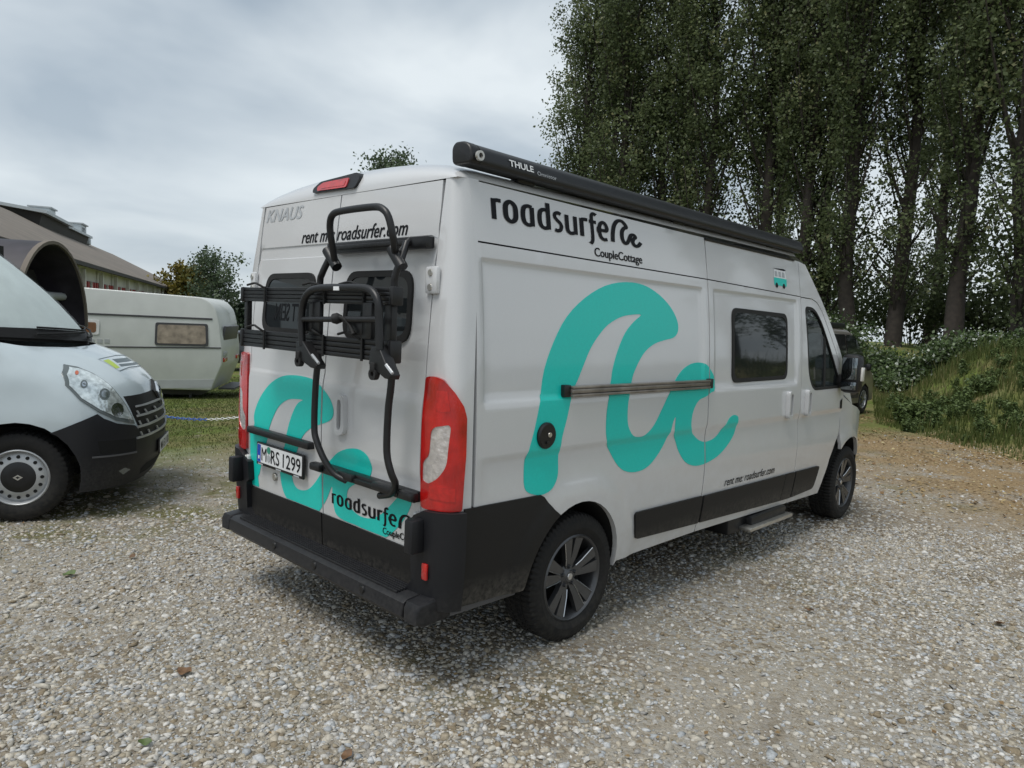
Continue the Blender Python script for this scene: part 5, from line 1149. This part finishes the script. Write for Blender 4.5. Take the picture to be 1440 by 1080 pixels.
tag(bl_.build('chain_run', 'chain_blue', CH, 60), 'blue links of the chain', kind='stuff'); tag(wl_.build('chain_run', 'chain_white', CH, 60), 'white links of the chain', kind='stuff')
# ================================================================== trees, bank growth, grass
mat('bark', (.042, .034, .028), .9, var=.35, scale=6, bump=.8, bscale=14)
mat('bark_pale', (.30, .29, .26), .85, var=.5, scale=5, bump=.5)
leafmat('poplar_leaf', (.062, .084, .036), (.185, .225, .105), (.30, .30, .16), trans=.42)
leafmat('shrub_leaf', (.040, .070, .026), (.12, .17, .065), (.45, .49, .42), trans=.2)
leafmat('birch_leaf', (.060, .092, .052), (.15, .195, .115), trans=.25)
leafmat('chestnut_leaf', (.085, .095, .02), (.27, .20, .04), trans=.25)
leafmat('conifer_leaf', (.014, .026, .016), (.040, .062, .034), trans=.1)
leafmat('weed_leaf', (.050, .085, .028), (.15, .20, .07), (.26, .23, .11), trans=.25)
leafmat('grass_blade', (.055, .078, .020), (.135, .165, .048), (.25, .21, .105), trans=.25)
leafmat('dry_leaf', (.17, .10, .045), (.33, .245, .12), (.42, .36, .20), trans=.05, rough=.7)
def leaf_quads(C, size, rng, droop=.3, aspect=1.35):
    """one kinked leaf of four corners (a folded diamond) at each centre"""
    n = len(C); a = rng.normal(size=(n, 3)); a[:, 2] -= droop; a /= np.linalg.norm(a, axis=1)[:, None]
    b = np.cross(a, rng.normal(size=(n, 3))); b /= np.linalg.norm(b, axis=1)[:, None]; c = np.cross(a, b)
    s = (size*rng.uniform(.65, 1.35, n))[:, None]
    p0 = C-a*s*.5*aspect; p1 = C+b*s*.5+c*s*.12; p2 = C+a*s*.5*aspect; p3 = C-b*s*.5+c*s*.12
    V = np.stack([p0, p1, p2, p3], 1).reshape(-1, 3); F = np.arange(n*4).reshape(-1, 4)
    return V, F
def branches_mesh(paths, name, m, parent):
    mb = MB()
    for P_, r_ in paths: mb.tube(P_, r_, 5 if r_[0] < .08 else 9, 2 if r_[0] < .08 else 3, cap=False)
    return mb.build(name, m, parent, 60)
def poplar_parts(seed, H=19.0, leaves=15000, low=1.0):
    rng = np.random.default_rng(seed); paths = []; cl = []
    x = y = 0.0; tr = []
    for k in range(8): tr.append((x, y, H*.96*k/7)); x += rng.normal(0, .10); y += rng.normal(0, .10)
    r0 = rng.uniform(.20, .28); trunk = (tr, [r0*1.25, r0, r0*.85, r0*.7, r0*.55, r0*.4, r0*.25, .04])
    tz = np.array([p[2] for p in tr]); T = np.array(tr)
    nb = 84
    for i in range(nb):
        z0 = low+(H*.90-low)*((i+rng.random())/nb)**1.12; b = np.array([np.interp(z0, tz, T[:, 0]), np.interp(z0, tz, T[:, 1]), z0]); a = rng.uniform(0, 2*math.pi)
        f = (z0-low)/(H-low); L = (1.2+3.4*math.sin(math.pi*min(1, .18+f*.80)))*rng.uniform(.65, 1.15); tilt = rng.uniform(.28, .62) if z0 > 4 else rng.uniform(.4, 1.0)
        d = np.array([math.cos(a)*math.sin(tilt), math.sin(a)*math.sin(tilt), math.cos(tilt)])
        if z0 < 4: L *= .7
        P_ = [b+d*L*t+np.array([0, 0, .22*L*t*t])-np.array([d[0], d[1], 0])*L*.22*t*t for t in (0, .35, .7, 1)]
        r = .022+.055*(1-f)*rng.random(); paths.append((P_, [r, r*.7, r*.4, .006]))
        m = int(3+L*1.5)
        for k in range(m):
            t = rng.uniform(.25, 1.05); q = b+d*L*t+np.array([0, 0, .22*L*t*t])-np.array([d[0], d[1], 0])*L*.22*t*t
            cl.append((q+rng.normal(0, .20, 3), rng.uniform(.22, .46)*(1.1 if z0 > 5 else .8), rng.beta(1.6, 2.4)))
    w = np.array([c[1]**2 for c in cl]); n = rng.multinomial(leaves, w/w.sum()); C = []; tone = []
    for (q, r, t), k in zip(cl, n):
        C.append(q+rng.normal(size=(k, 3))*np.array([r, r, r*1.2])*.52); tone.append(np.clip(t+rng.normal(0, .16, k), 0, 1))
    C = np.concatenate(C); tone = np.concatenate(tone); V, F = leaf_quads(C, .088, rng)
    return trunk, paths, V, F, tone
POP = []
def make_poplar(seed):
    trunk, paths, V, F, tone = poplar_parts(seed, leaves=26000, low=(.8, 1.6, .5, 2.0)[seed % 4])
    o = thing('poplar_tree', 'tall dark poplar standing in the row above the weedy bank', 'tree', (0, 0, 0), 0, 'poplars in the row above the bank')
    t = branches_mesh([trunk], 'trunk', 'bark', o); branches_mesh(paths, 'limb', 'bark', t)
    mesh_big('crown', V, F, 'poplar_leaf', o, tone)
    return o
protos = [make_poplar(s) for s in (11, 12, 13, 14)]
spots = [(800, 33.5), (858, 31.5), (925, 31), (985, 29.5), (1050, 29), (1108, 27.5), (1152, 27.5), (1192, 25.5), (1250, 25), (1335, 23), (1428, 21), (1520, 20.2), (1620, 19.2), (1740, 18), (1880, 17.2), (2060, 16.2), (2300, 15.2), (2700, 14.2),
         (845, 38), (960, 37), (1080, 36), (1300, 34), (1560, 27)]
for i, (px, dep) in enumerate(spots):
    o = protos[i] if i < 4 else copy_tree(protos[(i*3+1) % 4])
    o['label'] = 'tall dark poplar standing in the row above the weedy bank'
    if i == 0: o['label'] = 'end poplar of the row with its crown edge against open sky'
    p = at_depth(px, dep); o.location = (p[0], p[1], float(terrain(p[0], p[1]))-.05); o.rotation_euler = (RNG.normal(0, .012), RNG.normal(0, .012), RNG.uniform(0, 6.28)); s = RNG.uniform(.92, 1.08); o.scale = (s*1.05, s*1.05, s)
# leafy lower storey between the trunks: bushes with pale undersides
def bush(name, label, p, rx, rz, n, m, rng, size=.10, group=None, pale=0.0, stems=7):
    o = thing(name, label, 'bush', tuple(p), rng.uniform(0, 6), group)
    paths = []; cl = []
    for k in range(stems*3):
        a = rng.uniform(0, 6.28); r = rx*math.sqrt(rng.random()); e = np.array([r*math.cos(a), r*math.sin(a), rz*(.45+.6*rng.random())*(1-.35*(r/rx)**2)]); b = e*np.array([.15, .15, 0])
        if k < stems: paths.append(([b, (b+e)/2+rng.normal(0, .08, 3)*rx*.3, e], [.018, .012, .004]))
        for j in range(6): cl.append((b+(e-b)*rng.uniform(.35, 1.05)+rng.normal(0, .12*rx, 3)*np.array([1, 1, .6]), rng.beta(2, 2.5)))
    C = []; T = []
    for q, t in cl:
        k = n//len(cl); C.append(q+rng.normal(size=(k, 3))*np.array([.17, .17, .14])*max(rx, .5)); T.append(np.clip(t+rng.normal(0, .15, k), 0, .88))
    C = np.concatenate(C); T = np.concatenate(T); C[:, 2] = np.maximum(C[:, 2], .03)
    if pale: T[rng.random(len(T)) < pale] = 1.0
    V, F = leaf_quads(C, size, rng, droop=.1); mesh_big('foliage', V, F, m, o, T); branches_mesh(paths, 'stem', 'bark', o); return o
r_ = np.random.default_rng(5)
for i, (px, dep, rx, rz) in enumerate([(1256, 21.5, .9, .75), (1300, 21.5, 1.1, .70), (1345, 21.0, 1.2, .65), (1395, 20.5, 1.1, .60), (1445, 20.0, 1.1, .60), (1232, 22.5, 1.0, 1.0), (1180, 24, 1.2, 1.4), (1520, 19, 1.2, .6), (1610, 18, 1.2, .6), (1130, 26, 1.4, 2.0)]):
    p = at_depth(px, dep); p[2] = float(terrain(p[0], p[1]))-.05
    bush('bramble_bush', 'dense bramble bush flecked with pale leaf undersides below the poplars', p, rx, rz, 4200, 'shrub_leaf', r_, .072, 'bramble bushes under the poplars', pale=.10)
for i, (px, dep, rx, rz) in enumerate([(1275, 30, 2.2, 4.0), (1370, 28, 2.2, 4.2), (1455, 26, 2.0, 4.0), (1180, 33, 2.2, 4.5), (1600, 24, 2.0, 4.0)]):
    p = at_depth(px, dep); p[2] = float(terrain(p[0], p[1]))-.05
    bush('sapling_thicket', 'loose young thicket showing sky between the poplar trunks', p, rx, rz, 3800, 'poplar_leaf', r_, .12, 'thickets between the trunks', stems=14)
# bank weeds
def blades(X, Y, h, w, rng, lean=.35):
    n = len(X); Z = terrain(X, Y); a = rng.uniform(0, 6.28, n); d = np.stack([np.cos(a), np.sin(a), np.zeros(n)], 1); B = np.stack([X, Y, Z-.01], 1); H = h[:, None]
    la = rng.uniform(0, 6.28, n); L = np.stack([np.cos(la), np.sin(la), np.zeros(n)], 1)*(H*lean*rng.random((n, 1))); up = np.array([0, 0, 1.0])
    W = (w if hasattr(w, '__len__') else np.full(n, w))[:, None]
    p0 = B-d*W; p1 = B+d*W; m0 = B+up*H*.55+L*.35-d*W*.7; m1 = B+up*H*.55+L*.35+d*W*.7; t0 = B+up*H+L-d*W*.08; t1 = B+up*H+L+d*W*.08
    V = np.stack([p0, p1, m1, m0, t1, t0], 1).reshape(-1, 3); i = np.arange(n)[:, None]*6
    F = np.concatenate([i+np.array([[0, 1, 2, 3]]), i+np.array([[3, 2, 4, 5]])], 0); return V, F
def on_bank(X, Y):
    d = (X-Y-12.7)/math.sqrt(2); e = (X-13.6)*.31-(Y-1.1)*.95; return (d > -.2) & (e > -.25)
g_ = np.random.default_rng(21)
X = g_.uniform(9, 25, 150000); Y = g_.uniform(-14, 5, 150000); k = on_bank(X, Y) & (((X-CAM[0])*GR[0]+(Y-CAM[1])*GR[1]) < 17) & (((X-CAM[0])*GF[0]+(Y-CAM[1])*GF[1]) < 22)
X, Y = X[k], Y[k]; patch = .5+.5*np.sin(X*1.9+1.3*np.sin(Y*1.1))*np.sin(Y*1.6+.8*np.sin(X*.9)); dB = (X-Y-12.7)/math.sqrt(2)
kk = g_.random(len(X)) < .30+.7*patch; X, Y, patch, dB = X[kk], Y[kk], patch[kk], dB[kk]
h = (.08+.36*patch*g_.random(len(X))+.30*(g_.random(len(X)) < .05))*np.clip(.35+dB/2.0, .35, 1.0); V, F = blades(X, Y, h, g_.uniform(.006, .013, len(X)), g_)
tn = np.clip(.15+.65*(1-patch)*g_.random(len(X))+.25*g_.random(len(X)), 0, 1); tn = np.where(g_.random(len(X)) < .10+.35*(np.sin(X*.8-Y*.6) > .7), g_.uniform(.85, 1, len(X)), tn)
tag(mesh_big('bank_grass', V, F, 'grass_blade', None, np.tile(tn, 2)), 'rough grass growing over the bank', 'grass', kind='stuff')
# leafy weeds on the bank, one by one
def weed(p, hgt, n, rng, i):
    o = thing('weed_plant', 'leafy green weed with upright stems growing on the bank', 'weed', tuple(p), rng.uniform(0, 6), 'weeds on the bank')
    paths = []; C = []; T = []
    for s in range(n):
        a = rng.uniform(0, 6.28); l = rng.uniform(.05, .45)*hgt; e = np.array([l*math.cos(a), l*math.sin(a), hgt*rng.uniform(.6, 1.0)]); b = e*np.array([.3, .3, 0]); paths.append(([b, (b+e)/2+np.array([0, 0, .04]), e], [.007, .005, .002]))
        for t in np.linspace(.15, 1, 16):
            q = b+(e-b)*t
            for _ in range(3): C.append(q+rng.normal(0, .055, 3)*(1.2-t*.6)); T.append(np.clip(.25+.5*t*rng.random()+.1*rng.normal(), 0, .85))
    C = np.array(C); C[:, 2] = np.maximum(C[:, 2], .02); V, F = leaf_quads(C, .062, rng, droop=.0, aspect=1.9); mesh_big('leaves', V, F, 'weed_leaf', o, np.array(T)); branches_mesh(paths, 'stem', 'grass_stem', o); return o
mat('grass_stem', (.10, .13, .04), .7)
wr_ = np.random.default_rng(33); wp = [weed((0, 0, 0), .75, 11, wr_, i) for i in range(3)]
wn_ = 0
for i in range(150):
    px = wr_.uniform(1250, 1600); dep = wr_.uniform(12.4, 18.5); p = at_depth(px, dep)
    if not on_bank(np.array([p[0]]), np.array([p[1]]))[0]: continue
    o = wp[wn_] if wn_ < 3 else copy_tree(wp[wn_ % 3]); wn_ += 1
    o.location = (p[0], p[1], float(terrain(p[0], p[1]))-.02); o.rotation_euler = (0, 0, wr_.uniform(0, 6.28)); s = wr_.uniform(.22, .62)*(1.25 if 14 < dep < 16 and px < 1400 else .8); o.scale = (s*1.2, s*1.2, s)
# lawn at the back left
X = g_.uniform(-4, 14, 190000); Y = g_.uniform(4.0, 20, 190000); lat = (X-CAM[0])*GR[0]+(Y-CAM[1])*GR[1]; dep = (X-CAM[0])*GF[0]+(Y-CAM[1])*GF[1]; pxx = 720+FOC*lat/np.maximum(dep, .1)
msk = np.clip((Y+.35*X+1.2-5.9)/2.0, 0, 1); k = (pxx > 120) & (pxx < 470) & (g_.random(len(X)) < msk) & (dep < 24)
X, Y, dep = X[k], Y[k], dep[k]; V, F = blades(X, Y, g_.uniform(.012, .045, len(X)), np.clip(dep*.0006, .004, .010), g_, .9)
tn = np.clip(.2+.35*g_.random(len(X))+.35*(np.sin(X*1.1+Y*.7)*np.sin(Y*.9-X*.5)), 0, .84); tn = np.where(g_.random(len(X)) < .22*(Y < 9)+.04, .97, tn)
tag(mesh_big('lawn_grass', V, F, 'grass_blade', None, np.tile(tn, 2)), 'short patchy grass around the caravan', 'grass', kind='stuff')
# --- single trees far behind
def broad_tree(name, label, p, H, R, n, m, bark, rng, size, zc=.62, flat=1.0, cone=False, low=.22):
    o = thing(name, label, 'tree', tuple(p), rng.uniform(0, 6)); paths = []; C = []; T = []
    tr = [np.array([0, 0, 0]), np.array([rng.normal(0, .1), rng.normal(0, .1), H*.4]), np.array([rng.normal(0, .2), rng.normal(0, .2), H*.9])]
    for i in range(34):
        f = (i+rng.random())/34; z0 = H*(low+(.93-low)*f); a = rng.uniform(0, 6.28)
        prof = (1-f)*.95+.06 if cone else math.sqrt(max(.04, 1-((f-.42)/.62)**2))
        L = R*prof*rng.uniform(.55, 1.05); e = np.array([L*math.cos(a), L*math.sin(a), z0+(-.1 if cone else .30)*L]); b = np.array([0, 0, z0-.15*L]); paths.append(([b, (b+e)/2+rng.normal(0, .05*L, 3), e], [.03*H/9, .018*H/9, .006]))
        for j in range(10):
            t = rng.uniform(.2, 1.05); q = b+(e-b)*t; C.append((q+rng.normal(0, .10*R, 3), rng.beta(2, 2.4)))
    k = max(4, n//len(C)); P_ = np.concatenate([q+rng.normal(size=(k, 3))*R*.13*np.array([1, 1, .8]) for q, t in C]); T = np.concatenate([np.clip(t+rng.normal(0, .15, k), 0, 1) for q, t in C])
    V, F = leaf_quads(P_, size, rng); tk = branches_mesh([(tr, [.035*H/3, .02*H/3, .03])], 'trunk', bark, o); branches_mesh(paths, 'limb', bark, tk); mesh_big('crown', V, F, m, o, T); return o
t_ = np.random.default_rng(9)
def tree_at(name, label, px, dep, top, R, n, m, bark, size, **k):
    p = at_depth(px, dep); p[2] = -.5; d = ray(px, top); H = CAM[2]+d[2]*dep/(d @ GF)+.5; return broad_tree(name, label, p, H, R, n, m, bark, t_, size, **k)
tree_at('chestnut_tree', 'yellowing chestnut tree beyond the end of the hall roof', 256, 60, 372, 2.1, 6000, 'chestnut_leaf', 'bark', .20)
tree_at('birch_tree', 'slender grey green birch rising behind the caravan', 296, 52, 354, 2.1, 5200, 'birch_leaf', 'bark_pale', .15, low=.15)
tree_at('spruce_tree', 'dark spruce far behind the caravan end', 336, 60, 428, 2.2, 3500, 'conifer_leaf', 'bark', .22, cone=True, low=.04)
tree_at('ash_tree', 'tall tree whose round top shows above the camper roof', 546, 60, 200, 3.4, 9000, 'birch_leaf', 'bark', .19)
tree_at('low_maple', 'low rounded maple behind the caravan', 322, 70, 440, 3.0, 3000, 'birch_leaf', 'bark', .22, low=.08)
# far wood closing the view behind the vans
def far_wood():
    rng = np.random.default_rng(77); C = []; T = []
    for i in range(90):
        px = rng.uniform(318, 830); dep = rng.uniform(75, 95); p = at_depth(px, dep); H = rng.uniform(1.9, 3.6); R = rng.uniform(1.5, 3)
        q = rng.normal(size=(150, 3))*np.array([R*.5, R*.5, H*.32])+np.array([p[0], p[1], -.6+H*.5]); q[:, 2] = np.maximum(q[:, 2], -.6); C.append(q); T.append(np.clip(rng.beta(2, 3)+rng.normal(0, .12, 150), 0, 1))
    V, F = leaf_quads(np.concatenate(C), .45, rng); tag(mesh_big('distant_wood', V, F, 'conifer_leaf', None, np.concatenate(T)), 'low dark wood far across the field', 'wood', kind='stuff')
far_wood()
# dark estate car beyond the caravan end
EC = at_depth(333, 27); EC[2] = float(terrain(EC[0], EC[1]))
ecar = thing('dark_car', 'dark car parked on the grass past the caravan end', 'car', tuple(EC), rzc+.5)
eb = MB(); eb.prism(round_poly([(-2.1, .3), (-2.15, .75), (-1.9, .95), (-1.5, 1.05), (-.9, 1.45), (.9, 1.48), (1.7, 1.0), (2.1, .9), (2.15, .3)], .1), 'y', -.85, .85, bev=.12); eb.build('body', 'car_dark', ecar) if 'car_dark' in MATS else None
mat('car_dark', (.02, .022, .03), .3, coat=1.0); eb.build('body', 'car_dark', ecar)
eg = MB(); eg.prism(round_poly([(-1.4, 1.05), (-.88, 1.38), (.8, 1.40), (1.45, 1.05)], .05), 'y', -.86, .86); eg.build('window', 'car_glass', ecar)
for xx in (-1.3, 1.3):
    for yy in (-.78, .78): t = mesh_obj('wheel', SV, SF, 'tyre_rubber', ecar, 25); t.location = (xx, yy, .33)
# ================================================================== loose stones, litter
leafmat('moss_blade', (.075, .080, .022), (.17, .165, .055), (.26, .22, .10), trans=.15)
def stone_material():
    m, nt, b, N, L = nodes_of('stone'); at = N('ShaderNodeAttribute'); at.attribute_name = 'tone'; cr = N('ShaderNodeValToRGB'); cr.color_ramp.interpolation = 'CONSTANT'; e = cr.color_ramp.elements
    cols = [(.23, .185, .125), (.31, .265, .195), (.38, .34, .27), (.29, .28, .265), (.45, .415, .35), (.36, .375, .385), (.42, .405, .375), (.50, .47, .415), (.33, .305, .26), (.46, .465, .465), (.53, .51, .475), (.43, .385, .31), (.60, .585, .555)]
    e[0].color = (*cols[0], 1); e[1].position = 1/len(cols); e[1].color = (*cols[1], 1)
    for i, c in enumerate(cols[2:]): k = e.new((i+2)/len(cols)); k.color = (*c, 1)
    geo = N('ShaderNodeNewGeometry'); nz = N('ShaderNodeTexNoise'); nz.inputs['Scale'].default_value = 90; nz.inputs['Detail'].default_value = 5; L(geo.outputs['Position'], nz.inputs['Vector'])
    mr = N('ShaderNodeMapRange'); mr.inputs['From Min'].default_value = .3; mr.inputs['From Max'].default_value = .7; mr.inputs['To Min'].default_value = .75; mr.inputs['To Max'].default_value = 1.2; L(nz.outputs[0], mr.inputs['Value'])
    mx = N('ShaderNodeMix'); mx.data_type = 'RGBA'; mx.blend_type = 'MULTIPLY'; mx.inputs[0].default_value = 1; mx.clamp_result = False; L(at.outputs['Fac'], cr.inputs[0]); L(cr.outputs[0], mx.inputs[6]); L(mr.outputs[0], mx.inputs[7]); L(mx.outputs[2], b.inputs['Base Color'])
    b.inputs['Roughness'].default_value = .85; b.inputs['Specular IOR Level'].default_value = .3
stone_material()
def stones(X, Y, S, rng, ico=True):
    """irregular pebbles half sunk in the ground"""
    bm = bmesh.new()
    if ico: bmesh.ops.create_icosphere(bm, subdivisions=1, radius=1.0)
    else:
        bmesh.ops.create_icosphere(bm, subdivisions=1, radius=1.0)
        bmesh.ops.delete(bm, geom=[v for v in bm.verts if v.co.z < -.5], context='VERTS')
    bm.verts.index_update(); bv = np.array([tuple(v.co) for v in bm.verts]); bf = np.array([[v.index for v in f.verts] for f in bm.faces]); bm.free()
    n = len(X); k = len(bv); V = np.repeat(bv[None], n, 0)
    V = V*(1+rng.normal(0, .24, (n, k, 1)))+rng.normal(0, .10, (n, k, 3))                       # lumpy
    V = V*np.stack([rng.uniform(.8, 1.35, n), rng.uniform(.65, 1.05, n), rng.uniform(.30, .62, n)], 1)[:, None]
    a = rng.uniform(0, 6.28, n); t = rng.normal(0, .30, n); ca, sa, ct, st_ = np.cos(a), np.sin(a), np.cos(t), np.sin(t)
    x, y, z = V[..., 0], V[..., 1], V[..., 2]; y, z = y*ct[:, None]-z*st_[:, None], y*st_[:, None]+z*ct[:, None]; x, y = x*ca[:, None]-y*sa[:, None], x*sa[:, None]+y*ca[:, None]
    V = np.stack([x, y, z], -1)*S[:, None, None]; V += np.stack([X, Y, terrain(X, Y)+S*rng.uniform(-.12, .22, n)], 1)[:, None]
    F = bf[None]+(np.arange(n)*k)[:, None, None]; return V.reshape(-1, 3), F.reshape(-1, 3), len(bf)
def scatter_view(n, d0, d1, rng, p=1.0):
    """places on the ground in and around the view, denser near the camera"""
    u = rng.random(n); D = (d0**(2-p)+(d1**(2-p)-d0**(2-p))*u)**(1/(2-p)) if p != 2 else d0*(d1/d0)**u
    L = rng.uniform(-1.0, 1.0, n)*(D*.80+.9); return CAM[0]+GF[0]*D+GR[0]*L, CAM[1]+GF[1]*D+GR[1]*L, D
def gravel_mask(X, Y):
    m = np.ones(len(X)); c = Y+.25*X; m *= 1-.75*ss(2.0, 3.2, c); m *= 1-ss(4.2, 6.0, Y+.35*X-.2); m *= 1-.8*ss(6.6, 9.0, X-Y)
    pn = np.sin(X*1.1+.6*np.sin(Y*1.7))*np.sin(Y*1.3+.7*np.sin(X*.8)); return m*np.clip(.78+.5*pn, .3, 1)
s_ = np.random.default_rng(101)
def layer(name, n, d0, d1, smin, smax, p, label, ico=True):
    X, Y, D = scatter_view(n, d0, d1, s_, p); k = s_.random(n) < gravel_mask(X, Y); X, Y, D = X[k], Y[k], D[k]
    S = smin*(smax/smin)**(s_.random(len(X))**2.0); V, F, nf = stones(X, Y, S, s_, ico); tone = np.clip(s_.random(len(X))*.925, 0, .92); tone = np.where(s_.random(len(X)) < .03, .98, tone)
    tag(mesh_big(name, V, F, 'stone', None, np.repeat(tone, nf)), label, 'gravel', kind='stuff'); return len(X)
layer('gravel', 120000, 1.5, 6.5, .0055, .020, .75, 'pale crushed gravel lying loose over the parking ground', False)
layer('coarse_gravel', 3600, 1.5, 9.0, .015, .030, .8, 'larger pale pebbles lying among the gravel', True)
layer('distant_gravel', 42000, 5.5, 13.0, .010, .026, .9, 'gravel further across the parking ground', False)
# short tufts where the gravel gives way to grass, and in patches
X = s_.uniform(-6, 14, 150000); Y = s_.uniform(-5, 9, 150000); c = Y+.25*X; pn = np.sin(X*1.6+.8*np.sin(Y*2.3+.6))*np.sin(Y*1.9+.7*np.sin(X*1.3))
w = ss(1.5, 2.6, c)*np.clip(.25+.75*pn, .04, 1)*.9+.35*ss(.72, .95, -pn*np.sin(X*.7+2)*1.3)*(c < 2); lat = (X-CAM[0])*GR[0]+(Y-CAM[1])*GR[1]; dp = (X-CAM[0])*GF[0]+(Y-CAM[1])*GF[1]
w = np.where((np.abs(X-2.6) < 2.8) & (np.abs(Y) < 1.0), 0, w); k = (s_.random(len(X)) < w) & (np.abs(lat) < dp*.8+1) & (dp > 1.5) & (dp < 14); X, Y, dp = X[k], Y[k], dp[k]
V, F = blades(X, Y, s_.uniform(.008, .032, len(X)), np.clip(dp*.0007, .0025, .007), s_, 1.2)
tag(mesh_big('moss_tufts', V, F, 'moss_blade', None, np.tile(s_.random(len(X)), 2)), 'short moss and grass tufts growing through the gravel', 'moss', kind='stuff')
# leaf litter on the track and under the poplars
def flat_leaves(X, Y, S, rng, z=.006):
    n = len(X); a = rng.uniform(0, 6.28, n); t = np.stack([np.cos(a), np.sin(a), rng.normal(0, .25, n)], 1); b = np.stack([-np.sin(a), np.cos(a), rng.normal(0, .3, n)], 1); C = np.stack([X, Y, terrain(X, Y)+z+S*.22], 1); s = S[:, None]
    up = np.array([0, 0, 1.0]); V = np.stack([C-t*s*.6, C+b*s*.42+up*s*.10-t*s*.1, C+t*s*.65, C-b*s*.42+up*s*.12-t*s*.1], 1).reshape(-1, 3); return V, np.arange(n*4).reshape(-1, 4)
X = s_.uniform(5, 17, 26000); Y = s_.uniform(-8, 7, 26000); w = ss(6.3, 9.5, X-Y)*(1-ss(13.2, 14.5, X-Y)); k = s_.random(len(X)) < w*np.clip(.45+.6*np.sin(X*1.7+Y)*np.sin(Y*1.3), .08, 1); X, Y = X[k], Y[k]
V, F = flat_leaves(X, Y, s_.uniform(.022, .055, len(X)), s_); tag(mesh_big('leaf_litter', V, F, 'dry_leaf', None, s_.random(len(X))), 'dry fallen leaves spread over the earth track', 'leaves', kind='stuff')
X, Y, D = scatter_view(420, 2.0, 9.0, s_, .8); V, F = flat_leaves(X, Y, s_.uniform(.008, .024, len(X)), s_, .010); tag(mesh_big('leaf_scraps', V, F, 'dry_leaf', None, s_.random(len(X))*.6), 'scraps of dry leaf blown over the gravel', 'leaves', kind='stuff')
# single leaves one can pick out
mat('leaf_brown', (.14, .075, .035), .7, var=.3, scale=60); mat('leaf_green', (.09, .13, .04), .6, var=.3, scale=60)
def one_leaf(px, py, s, m, label):
    p = on_plane(px, py, 2, 0.0); V = []; F = []; n = 9; a = random.uniform(0, 6.28)
    for i in range(n):
        t = i/(n-1); w = s*.36*math.sin(math.pi*min(1, t*.92+.06))**.8; c = .28*s*(t-.5)**2
        for e in (-1, 0, 1): V.append(((t-.5)*s, e*w, .008+c+(.10*s if e else 0)+.05*s*math.sin(9*t+e)))
    for i in range(n-1):
        for j in (0, 1): F.append((i*3+j, (i+1)*3+j, (i+1)*3+j+1, i*3+j+1))
    o = mesh_obj('fallen_leaf', V, F, m, None, 60); o.location = (p[0], p[1], float(terrain(p[0], p[1]))+.008); o.rotation_euler = (random.uniform(-.3, .3), random.uniform(-.2, .2), a); tag(o, label, 'leaf')
    return o
one_leaf(260, 949, .075, 'leaf_brown', 'curled dark brown leaf lying alone on the gravel'); one_leaf(98, 811, .085, 'leaf_green', 'green leaf lying flat on gravel before the white van')
one_leaf(488, 1069, .055, 'leaf_brown', 'tan brown leaf among loose pebbles'); one_leaf(203, 1050, .05, 'leaf_green', 'round yellow green leaf among coarse pebbles')
one_leaf(1405, 880, .07, 'leaf_brown', 'dry brown leaf on a mossy patch of gravel'); one_leaf(1138, 862, .06, 'leaf_brown', 'small brown leaf on the bluish gravel')
one_leaf(186, 786, .05, 'leaf_brown', 'shrivelled leaf on gravel near the bumper shadow')
